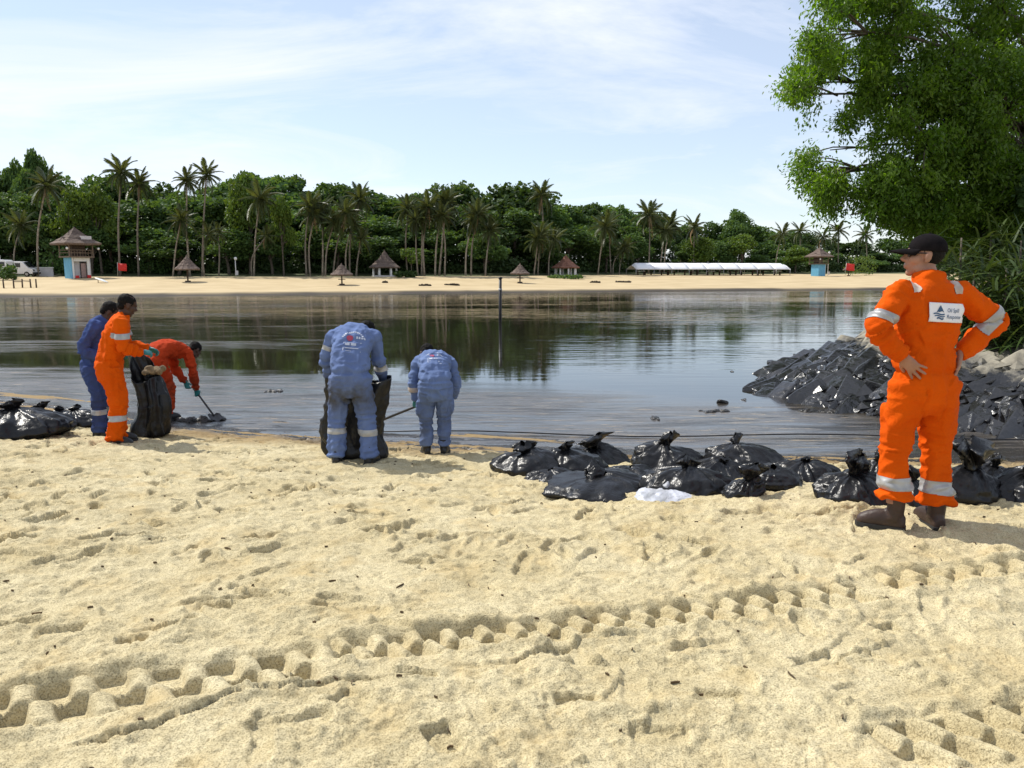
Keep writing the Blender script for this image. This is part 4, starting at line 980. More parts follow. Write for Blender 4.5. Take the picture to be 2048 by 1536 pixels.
# ================================================================== NEAR TREE ON THE BANK
BLOBS = [(1578, 188, 38, 24), (1625, 165, 50, 40), (1650, 55, 55, 75), (1740, 20, 90, 60), (1740, 120, 90, 75), (1690, 210, 80, 40), (1800, 190, 80, 70), (1660, 300, 55, 50), (1645, 345, 46, 42), (1720, 330, 85, 60), (1685, 400, 42, 34), (1770, 385, 65, 45), (1810, 290, 80, 70),
         (1880, 100, 110, 115), (1900, 250, 105, 100), (1990, 60, 100, 115), (2000, 220, 105, 120), (1950, 355, 100, 75), (2030, 360, 90, 105), (1875, 400, 65, 45), (2000, 450, 85, 55), (1775, 430, 34, 26), (1845, 445, 48, 24), (1945, 470, 70, 40), (2020, 510, 60, 40), (1700, 430, 24, 26),
         (2150, 150, 130, 190), (2150, 350, 120, 150), (2270, 250, 120, 200), (1750, -90, 120, 80), (1950, -110, 160, 100)]
rng = np.random.RandomState(31)
TB = Vector((13.4, 20.6, float(zbank(13.4, 20.6)) - .2))
tree = empty('overhanging_tree', TB); tag(tree, 'large leafy tree overhanging the rocks behind the standing worker in orange', 'tree')
bm = bmesh.new(); fork = Vector((-.3, -.4, 4.6)); tube(bm, spline([(0, 0, -.6), (.12, -.1, 1.6), (-.1, -.3, 3.2), tuple(fork), (-.1, -.2, 7.5), (.2, 0, 11.5)], 14), [.42, .36, .33, .31, .29, .28, .26, .24, .22, .19, .16, .13, .09, .05], 12)
link('trunk', mesh_bm('trunk', bm, True), tree, M['bark_dark'])
sprays = []
for bi_, (cx, cy, rx, ry) in enumerate(BLOBS):
    k = int(max(12, (rx * ry) ** .5 * 1.25)); Yc = 18.6 + rng.uniform(-.7, 1.2) + (1.0 if cx > 1900 else 0)
    cen = at(cx, cy, Yc) - TB
    bm = bmesh.new(); st = Vector((-.1, -.25, max(2.6, min(9.6, cen.z * .82 + .4)))); mid = st * .45 + cen * .55 + Vector((0, 0, .35))
    tube(bm, spline([st, mid, cen], 8), [.075, .065, .055, .045, .036, .028, .02, .012], 7)
    for _ in range(k):
        while True:
            u, v = rng.uniform(-1, 1, 2)
            if u * u + v * v < 1: break
        if vn(np.array([cx + u * rx]) / 46., np.array([cy + v * ry]) / 40., seed=55)[0] < (.48 if cx < 1860 else .34): continue
        p = at(cx + u * rx, cy + v * ry, Yc + rng.uniform(-1.1, 1.5)) - TB
        sprays.append(p)
        if rng.rand() < .30: tube(bm, spline([mid * .4 + cen * .6, (mid * .3 + cen * .7 + p) * .5 + Vector((0, 0, .12)), p], 5), [.028, .022, .017, .012, .006], 5)
    link('branch', mesh_bm('branch', bm, True), tree, M['bark_dark'])
def spray_leaves(P, per, Ls, spread, seed):
    rng = np.random.RandomState(seed); n = len(P) * per
    C = np.repeat(np.array([list(p) for p in P]), per, 0)
    ax = rng.normal(size=(len(P), 3)); ax[:, 2] = -np.abs(ax[:, 2]) * .6 - .25; ax[:, 0] -= .35; ax /= np.linalg.norm(ax, axis=1)[:, None]; A = np.repeat(ax, per, 0)
    t = rng.rand(n) - .35; off = rng.normal(size=(n, 3)) * spread * .42
    c = C + A * (t * spread * 2.0)[:, None] + off
    a = A * .6 + rng.normal(size=(n, 3)) * .6; a[:, 2] -= .25; a /= np.linalg.norm(a, axis=1)[:, None]
    up = np.array([-.2, 0, 1.]) + rng.normal(size=(n, 3)) * .55; b = np.cross(a, up); b /= np.linalg.norm(b, axis=1)[:, None]; nn = np.cross(b, a)
    s = (Ls * (.65 + .7 * rng.rand(n)))[:, None]; w = s * .20
    V = np.stack([c, c + a * s * .45 + b * w - nn * s * .04, c + a * s - nn * s * .14, c + a * s * .45 - b * w - nn * s * .04], 1).reshape(-1, 3)
    i = np.arange(n)[:, None] * 4; F = np.concatenate([i + np.array([[0, 1, 2]]), i + np.array([[0, 2, 3]])], 0)
    tt = np.repeat(np.clip(np.repeat(rng.rand(len(P)), per) * .6 + .4 * rng.rand(n), 0, 1), 4)
    return V, F, tt
link('crown', cloud_mesh('crown', *spray_leaves(sprays, 115, .115, .30, 33), M['leaf_near']), tree)

# strap-leaved plants and grass under the tree
def strap_plant(loc, n, L, w, label, seed, lean=(0, 0), name='strap_leaf_plant', m=None, rise=.4):
    rng = np.random.RandomState(seed); V = []; F = []; T = []
    for i in range(n):
        az = rng.rand() * 6.283; el = R(10 + 60 * rng.rand()); l = L * rng.uniform(.6, 1.15); dr = rng.uniform(.5, 1.3); tn = rng.rand()
        d = np.array([math.cos(az) + lean[0], math.sin(az) + lean[1], 0]); s_ = np.array([-d[1], d[0], 0]); s_ /= np.linalg.norm(s_)
        base = np.array([rng.normal() * L * .2, rng.normal() * L * .2, rng.rand() * rise]); N = 6
        for j in range(N + 1):
            t = j / N; p = base + d * (l * t * math.cos(el)) + np.array([0, 0, l * (t * math.sin(el) - dr * .55 * t * t)]); ww = w * (1 - t ** 2.2) * .5 + .002
            V += [p - s_ * ww, p + s_ * ww - np.array([0, 0, ww * .4])]; T += [tn, tn]
        b = len(V) - 2 * (N + 1)
        for j in range(N): F.append((b + 2 * j, b + 2 * j + 1, b + 2 * j + 3, b + 2 * j + 2))
    t_ = empty(name, loc); tag(t_, label, 'plant', 'plants on the bank under the tree')
    me = mesh_np('leaves', np.array(V), np.array(F), True); attr(me, 'tint', np.array(T)); me.materials.append(m or M['strap']); link('leaves', me, t_)
    bm = bmesh.new(); tube(bm, [(0, 0, -.3), (.03, 0, rise * .5), (0, .02, rise)], [.03, .025, .015], 7); link('stem', mesh_bm('stem', bm, True), t_, M['bark_dark'])
for i, (px, py, Y, n, L) in enumerate(((1925, 470, 14.5, 70, 1.0), (1985, 455, 15.5, 80, 1.15), (2045, 470, 14.8, 80, 1.15), (1950, 540, 14.0, 80, .95), (2015, 530, 13.6, 90, 1.0), (2085, 520, 13.8, 90, 1.1), (1935, 600, 14.6, 80, .8), (2000, 600, 13.8, 90, .85), (2065, 590, 13.2, 80, .9), (1900, 520, 15.8, 70, .9), (2040, 640, 13.6, 60, .6), (1965, 650, 14.6, 60, .55))):
    p = at(px, py, Y); p.z = max(min(p.z - L * .35, 9), float(zbank(p.x, p.y)) - .05)
    lab = f'strap-leaved plant on the bank behind the standing worker, {ORD[i]} of twelve counted downward'
    zb = float(zbank(p.x, p.y)); strap_plant((p.x, p.y, zb), int(n * (1 + .6 * max(0, p.z - zb))), L, .045, lab, 600 + i, rise=max(.3, p.z - zb + .3))
rng = np.random.RandomState(91); gv = []; gf = []; gt = []
for i in range(9000):
    x = rng.uniform(8.6, 14); y = rng.uniform(11.5, 20); z = float(zbank(x, y))
    if z < .15 + .25 * rng.rand(): continue
    l = rng.uniform(.18, .5); az = rng.rand() * 6.28; d = np.array([math.cos(az), math.sin(az), 0]) * .5; s_ = np.array([-d[1], d[0], 0]); p = np.array([x, y, z]); b = len(gv)
    gv += [p - s_ * .016, p + s_ * .016, p + d * l * .35 + [0, 0, l * .6] + s_ * .012, p + d * l * .35 + [0, 0, l * .6] - s_ * .012, p + d * l + [0, 0, l * .75]]; gf += [(b, b + 1, b + 2), (b, b + 2, b + 3), (b + 3, b + 2, b + 4)]; gt += [rng.rand()] * 5
gme = mesh_np('grass', np.array(gv), np.array(gf), False); attr(gme, 'tint', np.array(gt)); tag(link('grass', gme, None, M['grass']), 'yellow-green grass growing over the top of the rocks', 'grass', kind='stuff')
for i, (x, y, h, w, lab) in enumerate(((13.2, 21.0, 4.2, 3.4, 'dark bush on the bank right behind the capped worker'), (15.5, 22, 6.5, 5.0, 'tall dark bush filling the shade under the overhanging tree'), (17.5, 24, 8, 6.5, 'big dark bush at the frame edge under the overhanging tree'), (21, 30, 8, 7, 'farthest dark bush on the bank behind the tree'), (12.8, 18.0, 3.4, 3.0, 'dense green bush below the overhanging tree'))):
    t = empty('bank_bush', (x, y, float(zbank(x, y)) - .1)); tag(t, lab, 'bush', 'bushes on the bank')
    rng = np.random.RandomState(700 + i); lob = [(w * .32 * math.cos(k * 1.1) * rng.uniform(.4, 1.2), w * .32 * math.sin(k * 1.1), h * rng.uniform(.2, .82), w * .24, w * .24, h * .18) for k in range(14)]
    link('foliage', cloud_mesh('foliage', *leaf_cloud(rng, lob, 9000, .17, shell=.2), M['leaf_far']), t)
    bm = bmesh.new(); tube(bm, [(0, 0, -.2), (.1, 0, h * .4), (0, .1, h * .8)], [.12, .09, .03], 7); link('trunk', mesh_bm('trunk', bm, True), t, M['bark_dark'])

# ================================================================== SACKS
def plastic(name, col, rough=.31):
    m = mat(name, col, rough, (col[0] * 1.7, col[1] * 1.7, col[2] * 1.8), 9, spec=.36); nt = m.node_tree; b = nt.nodes['Principled BSDF']; L = nt.links.new
    tc = nt.nodes.new('ShaderNodeTexCoord'); n = nt.nodes.new('ShaderNodeTexNoise'); n.inputs['Scale'].default_value = 15; n.inputs['Detail'].default_value = 3; n.inputs['Distortion'].default_value = 2.4
    L(tc.outputs['Object'], n.inputs['Vector']); bp = nt.nodes.new('ShaderNodeBump'); bp.inputs['Strength'].default_value = .42; bp.inputs['Distance'].default_value = .014; L(n.outputs['Fac'], bp.inputs['Height']); L(bp.outputs['Normal'], b.inputs['Normal'])
    return m
M['sack'] = plastic('black plastic', (.006, .006, .0065)); M['white_sack'] = plastic('white plastic', (.30, .31, .33), .4)
def ringnoise(th, k, seed):
    """periodic value noise round a ring"""
    u = th / (2 * math.pi) * k; i = np.floor(u).astype(int); f = u - i; f = f * f * (3 - 2 * f); r = np.random.RandomState(seed).rand(k)
    return r[i % k] * (1 - f) + r[(i + 1) % k] * f
def sack_mesh(a, b, h, lean, seed, pleat=1., slump=0.3, prof=None, crumple=1.):
    NT, NR = 96, 46; th = np.linspace(0, 2 * math.pi, NT, endpoint=False)
    pr = prof or [(0, .0), (.6, 0), (.9, .03), (1.04, .20), (1.0, .42), (.84, .64), (.58, .83), (.30, .95), (.12, 1.0)]
    s = np.linspace(0, 1, len(pr)); v = np.linspace(0, 1, NR)
    r0 = np.interp(v, s, [p[0] for p in pr]); z0 = np.interp(v, s, [p[1] for p in pr])
    kk = np.array([.25, .5, .25])
    for _ in range(2): r0[1:-1] = np.convolve(r0, kk, 'valid'); z0[1:-1] = np.convolve(z0, kk, 'valid')
    T, Vv = np.meshgrid(th, v); Rr = np.repeat(r0[:, None], NT, 1); Z = np.repeat(z0[:, None], NT, 1)
    p1 = np.abs(2 * ringnoise(T + .25 * Vv, 22, seed) - 1); p2 = np.abs(2 * ringnoise(T - .2 * Vv, 41, seed + 1) - 1)
    amp = pleat * (.09 + .50 * ss(.35, .98, Vv)) * ss(.03, .3, Vv)
    Rr = Rr * (1 + amp * ((1 - p1) * .65 + (1 - p2) * .35 - .55))
    sk = np.random.RandomState(seed).uniform(-.22, .22, 2); X = (Rr * np.cos(T) + sk[0] * Z) * a * (1 + .18 * sk[1] * np.cos(2 * T)); Y = Rr * np.sin(T) * b; Zz = Z * h * (1 + sk[1] * np.cos(T + seed))
    n3 = 1 - np.abs(2 * fbm(X / a * 1.9 + seed, Y / a * 1.9, Zz / a * 2.6, seed=seed, oct=3) - 1)
    n4 = 1 - np.abs(2 * fbm(X / a * 5 + seed, Y / a * 5, Zz / a * 5, seed=seed + 4, oct=2) - 1)
    dis = crumple * ((n3 - .72) * .24 + (n4 - .72) * .05)
    lump = fbm(np.cos(T) * 1.1 + seed, np.sin(T) * 1.1, Vv * 1.5, seed=seed + 9, oct=2) - .5
    k = 1 + dis * ss(0.02, .25, Vv) + .45 * slump * lump
    X *= k; Y *= k; Zz = Zz * (1 + .5 * dis + .5 * slump * lump)
    zz = Zz / h; X += lean[0] * h * zz ** 1.6; Y += lean[1] * h * zz ** 1.6
    Zz = np.maximum(Zz, -.01) - .025
    P = np.stack([X, Y, Zz], -1).reshape(-1, 3); i = np.arange(NR * NT).reshape(NR, NT); j = np.roll(i, -1, 1)
    F = np.stack([i[:-1].ravel(), j[:-1].ravel(), j[1:].ravel(), i[1:].ravel()], 1)
    return P, F, P[-NT:].mean(0)
def tuft_mesh(r, L, d, seed, flare=1.9):
    NT, NR = 48, 14; th = np.linspace(0, 2 * math.pi, NT, endpoint=False); v = np.linspace(0, 1, NR); T, Vv = np.meshgrid(th, v)
    d = Vector(d).normalized(); a = d.orthogonal().normalized(); b = d.cross(a)
    fr = 1 - np.abs(2 * ringnoise(T + .8 * Vv, 14, seed) - 1); f2 = 1 - np.abs(2 * ringnoise(T, 29, seed + 2) - 1)
    rad = r * (1 + (flare - 1) * ss(.05, .75, Vv)) * (1 + (.9 * (fr - .6) + .4 * (f2 - .6)) * ss(0, .5, Vv)); rad = rad * (1 - .72 * ss(.72, 1., Vv)) * (1 + .35 * (vn(np.cos(T) * 3 + seed, np.sin(T) * 3, Vv * 5, seed=seed) - .5))
    ln = L * (Vv * (.75 + .5 * ringnoise(T, 7, seed + 3)))
    bend = .35 * L * Vv ** 2
    P = (np.cos(T) * rad)[..., None] * np.array(a) + (np.sin(T) * rad * .38)[..., None] * np.array(b) + ln[..., None] * np.array(d) + bend[..., None] * np.array([math.cos(seed), math.sin(seed), -.3])
    P = P.reshape(-1, 3); i = np.arange(NR * NT).reshape(NR, NT); j = np.roll(i, -1, 1); F = np.stack([i[:-1].ravel(), j[:-1].ravel(), j[1:].ravel(), i[1:].ravel()], 1)
    return P, F
def sack(px, py, wpx, hpx, label, seed, lean=(0, 0), knot=(.10, .5), group='tied black sacks on the beach', pleat=1., slump=.3, rz=0., depth=.85, m=None, kd=None, crumple=1.):
    p = ground(px, py); k = p.y / FPX; a = wpx * k / 2 * 1.14; h = hpx * k * .90; b = a * depth
    p = p + Vector((0, b * .55, 0)); p.z = zsand(p.x, p.y)
    t = empty('sack', p, 0); tag(t, label, 'sack', group)
    P, F, top = sack_mesh(a, b, h, lean, seed, pleat, slump, crumple=crumple)
    o = link('bag', mesh_np('bag', P, F), t, m or M['sack'])
    if knot:
        d = kd or (lean[0] * .8 + .1, lean[1] * .5 - .1, 1); r = knot[0] * .34
        P, F = tuft_mesh(r, min(knot[1] * h, .05 + knot[0] * .45), d, seed + 7); o = link('knot', mesh_np('knot', P, F), t, m or M['sack']); o.location = Vector(top) - Vector(d).normalized() * .02; o.modifiers.new('thickness', 'SOLIDIFY').thickness = .003
    return t
GR = 'tied black sacks in the large heap by the water'
sack(1058, 949, 128, 52, 'low slumped black sack at the end of the heap beside the shovelling worker', 801, (-.1, 0), (.22, .5), GR, slump=.5)
sack(1148, 946, 125, 62, 'black sack with a small twisted knot beside the low slumped one', 802, (-.25, 0), (.14, .5), GR)
sack(1207, 928, 100, 52, 'black sack with a tall folded hood standing up behind the heap', 803, (-.25, 0), (.34, .55), GR, kd=(-.05, 0, 1))
sack(1350, 942, 138, 62, 'plump black sack with a pointed top in the middle of the heap', 804, (-.05, 0), (.20, .55), GR)
sack(1512, 944, 140, 66, 'broad black sack with a small tuft at the back of the heap', 805, (-.25, 0), (.13, .45), GR)
sack(1390, 986, 165, 62, 'pleated black sack tied in front beside the white plastic bag', 806, (.15, -.1), (.22, .55), GR, pleat=1.4)
sack(1205, 990, 205, 52, 'flat crumpled black sack lying in front of the heap', 807, (-.3, .1), (.16, .8), GR, slump=.6, kd=(-1, 0, .25), crumple=1.3)
sack(1487, 999, 70, 54, 'small crumpled black sack with an upright flap in front of the heap', 808, (.2, 0), (.25, .7), GR, slump=.5, crumple=1.4)
sack(1560, 982, 96, 48, 'round dull black sack between the heap and the pleated single sack', 809, (.1, 0), None, GR)
sack(1628, 967, 112, 54, 'single pleated black sack standing just apart from the heap', 810, (.1, .1), (.10, .3), GR, pleat=1.5)
sack(1262, 962, 120, 40, 'low crumpled black sack wedged between the flat sack and the plump one', 841, (.1, 0), None, GR, slump=.6, crumple=1.5)
sack(1105, 962, 90, 34, 'small flat black sack lying against the low slumped one', 842, (-.2, 0), None, GR, slump=.6, crumple=1.4)
sack(1450, 962, 110, 52, 'creased black sack leaning on the broad one in the heap', 843, (.2, 0), (.12, .3), GR, pleat=1.5, slump=.5)
sack(1585, 958, 80, 40, 'low black sack at the far side of the round dull one', 844, (0, 0), None, GR, slump=.5)
GM = 'tied black sacks behind the standing worker'
sack(1735, 1006, 150, 72, 'pleated black sack with a thick folded neck beside the standing worker', 811, (-.2, .1), (.30, .8), GM, pleat=1.6, kd=(.35, 0, 1))
sack(1835, 1008, 110, 66, 'black sack seen between the legs of the standing worker', 812, (0, .1), (.20, .6), GM)
sack(1770, 960, 70, 50, 'small black sack half hidden behind the thigh of the standing worker', 817, (0, .1), (.22, .9), GM)
sack(1945, 998, 120, 84, 'tall black sack with a big drooping neck beyond the standing worker', 813, (.05, .1), (.40, .9), GM, kd=(.1, 0, 1))
sack(2000, 980, 110, 70, 'creased black sack behind the one at the frame edge', 814, (.2, 0), (.2, .5), GM)
sack(2062, 1002, 120, 72, 'black sack cut by the frame edge beyond the standing worker', 815, (0, 0), (.16, .5), GM, pleat=1.4)
GL = 'tied black sacks beside the shovelling group'
sack(55, 866, 110, 40, 'low crumpled black sack lying against the large shiny one', 845, (.2, 0), None, GL, slump=.6, crumple=1.4)
sack(118, 846, 70, 34, 'dull black sack tucked behind the small pleated one', 846, (0, 0), (.1, .4), GL, slump=.5)
sack(12, 873, 160, 62, 'large shiny black sack at the frame edge near the group of three', 821, (-.15, 0), (.2, .5), GL, pleat=1.9, crumple=1.5)
sack(88, 856, 90, 46, 'black sack with an upright ear-shaped knot behind the large shiny one', 822, (-.3, 0), (.16, .6), GL, pleat=1.3)
sack(152, 853, 84, 36, 'small pleated black sack beside the legs of the worker in blue', 823, (-.1, 0), (.12, .5), GL, pleat=1.6)
sack(1338, 998, 116, 27, 'white translucent plastic bag lying flat before the black heap', 831, (-.35, 0), (.10, .6), 'plastic bags', slump=.5, m=M['white_sack'], kd=(-1, 0, .5), crumple=1.3)
# floating boom line
p0, p1 = ground(740, 868, zwat), ground(2048, 880, zwat); pts = [(p0.lerp(p1, i / 12) + Vector((0, .10 * math.sin(i * .9), .03 + .01 * math.sin(i)))) for i in range(13)]
bm = bmesh.new(); tube(bm, [tuple(q) for q in pts], [.010] * 13, 6); tag(link('rope', mesh_bm('rope', bm, True), None, M['black_pole']), 'thin dark rope stretched across the shallow water behind the sacks', 'rope')
# oil-soaked lumps
M['oilclump'] = mat('oil clump', (.012, .011, .010), .3, (.03, .025, .02), 12, bump=.8, bscale=30)
for i, (px, py, w, lab) in enumerate(((550, 782, 34, 'flat black oil clump in the water between the two groups'), (1430, 824, 60, 'long black oil streak lump on the shallows'), (1640, 823, 80, 'long black oil lump near the foot of the rocks'), (1310, 838, 16, 'tiny black oil clump on the shallows behind the heap'), (395, 842, 100, 'dark heap of oily debris in front of the shovel'), (150, 826, 130, 'long oil-black drift of debris behind the small pleated sack'))):
    p = ground(px, py, zwat if i < 4 else zland); w2 = w * p.y / FPX; rng = np.random.RandomState(850 + i); bm = bmesh.new()
    for j in range(9): ball(bm, Vector((w2 * (j / 8 - .5) * .85, rng.normal() * .05, .0)), (w2 * .12, .07 + .05 * rng.rand(), .02 + (.025 if i < 4 else .07) * rng.rand()), seg=10)
    me = mesh_bm('oil_clump', bm, True); o = link('oil_clump', me, None, M['oilclump']); o.location = p; tag(o, lab, 'oil clump', 'oil clumps by the water')
    md = o.modifiers.new('join', 'REMESH'); md.mode = 'VOXEL'; md.voxel_size = .02; tx = bpy.data.textures.new('clump', 'CLOUDS'); tx.noise_scale = .06; dm = o.modifiers.new('rough', 'DISPLACE'); dm.texture = tx; dm.strength = .05

# ================================================================== PEOPLE
def remesh(bm, voxel, smooth=2, name='m'):
    """one continuous surface from overlapping closed pieces"""
    me = mesh_bm(name, bm); o = bpy.data.objects.new('tmp', me); COL.objects.link(o)
    md = o.modifiers.new('r', 'REMESH'); md.mode = 'VOXEL'; md.voxel_size = voxel
    if smooth: sm = o.modifiers.new('s', 'SMOOTH'); sm.factor = .5; sm.iterations = smooth
    dg = bpy.context.evaluated_depsgraph_get(); dg.update()
    out = bpy.data.meshes.new_from_object(o.evaluated_get(dg)); bpy.data.objects.remove(o); bpy.data.meshes.remove(me)
    out.polygons.foreach_set('use_smooth', np.ones(len(out.polygons), bool)); return out
def verts_np(me):
    V = np.empty(len(me.vertices) * 3, np.float32); me.vertices.foreach_get('co', V); N = np.empty(len(me.vertices) * 3, np.float32); me.vertices.foreach_get('normal', N)
    return V.reshape(-1, 3).astype(float), N.reshape(-1, 3).astype(float)
def set_verts(me, V): me.vertices.foreach_set('co', np.ascontiguousarray(V, np.float32).ravel()); me.update()
def cloth_folds(me, bones, amp, seed):
    """folds: long drape folds along each bone, bunched rings near its joints"""
    V, N = verts_np(me); best = np.full(len(V), 9.); D = np.zeros(len(V))
    for bi_, (a, b, kj0, kj1) in enumerate(bones):
        a = np.array(a); b = np.array(b); d = b - a; L = np.linalg.norm(d); d /= L
        q = V - a; t = q @ d; tc = np.clip(t, 0, L); dist = np.linalg.norm(q - tc[:, None] * d, axis=1)
        ref = np.array([1., 0, 0]) if abs(d[0]) < .7 else np.array([0, 1., 0]); u = np.cross(d, ref); u /= np.linalg.norm(u); v = np.cross(d, u)
        U, W = q @ u, q @ v
        warp = .35 * (vn(U * 6, W * 6, t * 6, seed=seed + bi_) - .5)
        longf = 1 - np.abs(2 * vn(U * 15 + warp * 3, W * 15, t * 3.2, seed=seed + 3 * bi_) - 1)
        ring = 1 - np.abs(2 * vn(U * 5, W * 5, (t + warp * .25) * 21, seed=seed + 7 * bi_ + 2) - 1)
        diag = 1 - np.abs(2 * vn((U + t) * 11, (W - .6 * t) * 9, (t - U) * 9, seed=seed + 5 * bi_ + 1) - 1)
        wj = kj0 * np.exp(-(t / .13) ** 2) + kj1 * np.exp(-((L - t) / .14) ** 2)
        dd = (longf - .62) * (1 - .6 * np.minimum(wj, 1)) * 1.0 + (ring - .6) * wj * 1.25 + (diag - .62) * .7
        k = dist < best; best = np.where(k, dist, best); D = np.where(k, dd, D)
    set_verts(me, V + N * (D * amp)[:, None])
def ellip_ring(c, right, front, a, b, n=28, pw=2.3):
    out = []
    for k in range(n):
        th = 2 * math.pi * k / n; cx, sx = math.cos(th), math.sin(th)
        out.append(c + right * (a * math.copysign(abs(cx) ** (2 / pw), cx)) + front * (b * math.copysign(abs(sx) ** (2 / pw), sx)))
    return out
def torso_rings(bm, path, right):
    """path: list of (point, half width, half depth)"""
    pts = [Vector(p[0]) for p in path]; rings = []
    for i, (p, a, b) in enumerate(path):
        t = (pts[min(i + 1, len(pts) - 1)] - pts[max(i - 1, 0)]).normalized(); r = (right - t * right.dot(t)).normalized(); f = t.cross(r)
        rings.append(ellip_ring(Vector(p), r, f, a, b))
    loft(bm, rings)
def dense(path, n):
    P = spline([p[0] for p in path], n); x = np.linspace(0, 1, len(path)); q = np.linspace(0, 1, n)
    A = np.interp(q, x, [p[1] for p in path]); B = np.interp(q, x, [p[2] for p in path]); return list(zip(P, A, B))
def limb(bm, pts, rad, n=16, flat=1., side=None, m=14):
    P = spline(pts, m); x = np.linspace(0, 1, len(pts)); tube(bm, P, list(np.interp(np.linspace(0, 1, m), x, rad)), n, flat, side)
def hand(bm, W, d, n, thumb, s=1., curl=.35, spread=.18, thick=1.):
    """W wrist, d toward the fingers, n palm normal, thumb = side of the thumb"""
    d = Vector(d).normalized(); n = Vector(n); n = (n - d * n.dot(d)).normalized(); t = Vector(thumb); t = (t - d * t.dot(d) - n * t.dot(n)).normalized()
    rings = []
    for u, w, h in ((-.02, .026, .020), (.0, .028, .019), (.03, .036, .017), (.06, .041, .015), (.088, .040, .013), (.096, .034, .010)):
        rings.append(ellip_ring(W + d * (u * s), t, n, w * s * thick, h * s * thick, 16, 2.6))
    loft(bm, rings)
    for i, (off, L, r) in enumerate(((.030, .072, .0090), (.010, .080, .0093), (-.011, .075, .0090), (-.030, .058, .0080))):
        a = spread * (1.3 - .9 * i) * .55; dd = (d * math.cos(a) + t * math.sin(a)); p = W + d * (.078 * s) + t * (off * s); pts = [p - dd * .02 * s]; c = curl * (.75 + .12 * i)
        for k, fl in enumerate((.42, .32, .26)):
            ang = c * (k + .6); q = dd * math.cos(ang) + n * math.sin(ang); p = p + q * (L * fl * s); pts.append(p)
        tube(bm, [pts[0], pts[0].lerp(pts[1], .6), pts[1], pts[2], pts[3], pts[3] + (pts[3] - pts[2]).normalized() * .004 * s], [r * s * thick * k for k in (1.02, 1.06, 1.03, .95, .80, .4)], 9)
    b = W + d * (.022 * s) + t * (.026 * s); td = (d * .62 + t * .72 + n * .25).normalized(); e = b + td * (.042 * s); td2 = (d * .85 + t * .38 + n * (.3 + .3 * curl)).normalized(); f = e + td2 * (.032 * s)
    tube(bm, [b - td * .012 * s, b, e, f, f + td2 * .004], [.014 * s * thick, .0135 * s * thick, .0115 * s * thick, .0095 * s * thick, .004 * s], 9)
def head(bm, c, f, u, s=1.):
    """c = centre of the head; f forward, u up"""
    f = Vector(f).normalized(); u = Vector(u); u = (u - f * u.dot(f)).normalized(); r = f.cross(u); rot = Matrix((r, f, u)).transposed()
    P = lambda x, y, z: c + (r * x + f * y + u * z) * s
    B = lambda p, rad, seg=20: ball(bm, P(*p), tuple(k * s for k in rad), rot, seg)
    B((0, -.012, .036), (.076, .097, .086)); B((0, .022, -.030), (.062, .072, .088)); B((0, .030, -.070), (.053, .052, .045)); B((0, .062, -.100), (.026, .022, .020), 14)
    for sx in (-1, 1): B((sx * .042, .045, -.025), (.026, .038, .034), 14); B((sx * .048, .018, -.075), (.018, .040, .026), 12)
    B((0, .082, .022), (.048, .018, .014), 14)
    tube(bm, [P(0, .082, .02), P(0, .096, -.002), P(0, .111, -.026), P(0, .100, -.036)], [.009 * s, .010 * s, .014 * s, .008 * s], 10)
    for sx in (-1, 1): B((sx * .012, .094, -.031), (.009, .010, .008), 10)
    B((0, .089, -.060), (.024, .011, .0065), 12); B((0, .087, -.071), (.021, .011, .0075), 12)
    for sx in (-1, 1):
        B((sx * .077, -.006, -.008), (.010, .020, .031), 14); B((sx * .081, -.012, .004), (.006, .013, .018), 10); B((sx * .077, .002, -.032), (.007, .009, .010), 10)
    return P, r, rot
def boot(bm, ank, toe, s=1., shaft=.24, w=.05):
    """ank: ankle point on the ground (heel side); toe: unit direction on the ground"""
    t = Vector(toe).normalized(); r = t.cross(Vector((0, 0, 1))); up = Vector((0, 0, 1))
    prof = [(-.085, .028, .030, .055), (-.075, .040, .036, .062), (-.03, .043, .042, .080), (.03, .043, .046, .085), (.09, .050, .048, .075), (.15, .053, .045, .058), (.19, .047, .038, .042), (.215, .030, .025, .030)]
    rings = []
    for y, hw, zc, h in prof:
        ring = []
        for k in range(18):
            th = 2 * math.pi * k / 18; x = math.cos(th); z = math.sin(th); z = z * h if z > 0 else max(z, -.75) * zc / .75
            ring.append(ank + t * (y * s) + r * (math.copysign(abs(x) ** .8, x) * hw * s) + up * ((z + zc) * s))
        rings.append(ring)
    loft(bm, rings)
    limb(bm, [ank + up * .06 - t * .01, ank + up * .14 - t * .02, ank + up * shaft - t * .02], [w * s, w * .98 * s, w * 1.06 * s], 16)
def band_from(me, p, axis, width, near, name, m, parent, off=.004, maxd=.16):
    """reflective tape: the strip of the garment between two planes across a limb"""
    axis = Vector(axis).normalized(); p = Vector(p); bm = bmesh.new(); bm.from_mesh(me)
    kill = [f for f in bm.faces if (f.calc_center_median() - p).length > maxd]; bmesh.ops.delete(bm, geom=kill, context='FACES')
    for s in (-1, 1): bmesh.ops.bisect_plane(bm, geom=bm.verts[:] + bm.edges[:] + bm.faces[:], plane_co=p + axis * (s * width / 2), plane_no=axis * s, clear_outer=True)
    if not bm.faces: bm.free(); return
    # keep the islands closest to p
    seen = set(); isl = []
    for f in bm.faces:
        if f in seen: continue
        st = [f]; seen.add(f); comp = []
        while st:
            g = st.pop(); comp.append(g)
            for e in g.edges:
                for h in e.link_faces:
                    if h not in seen: seen.add(h); st.append(h)
        isl.append(comp)
    best = min(isl, key=lambda c: (sum((f.calc_center_median() for f in c), Vector()) / len(c) - p).length); keep = set(best)
    bmesh.ops.delete(bm, geom=[f for f in bm.faces if f not in keep], context='FACES')
    bm.normal_update(); 
    for v in bm.verts: v.co += v.normal * off
    b = mesh_bm_keep(name, bm); return link(name, b, parent, m)
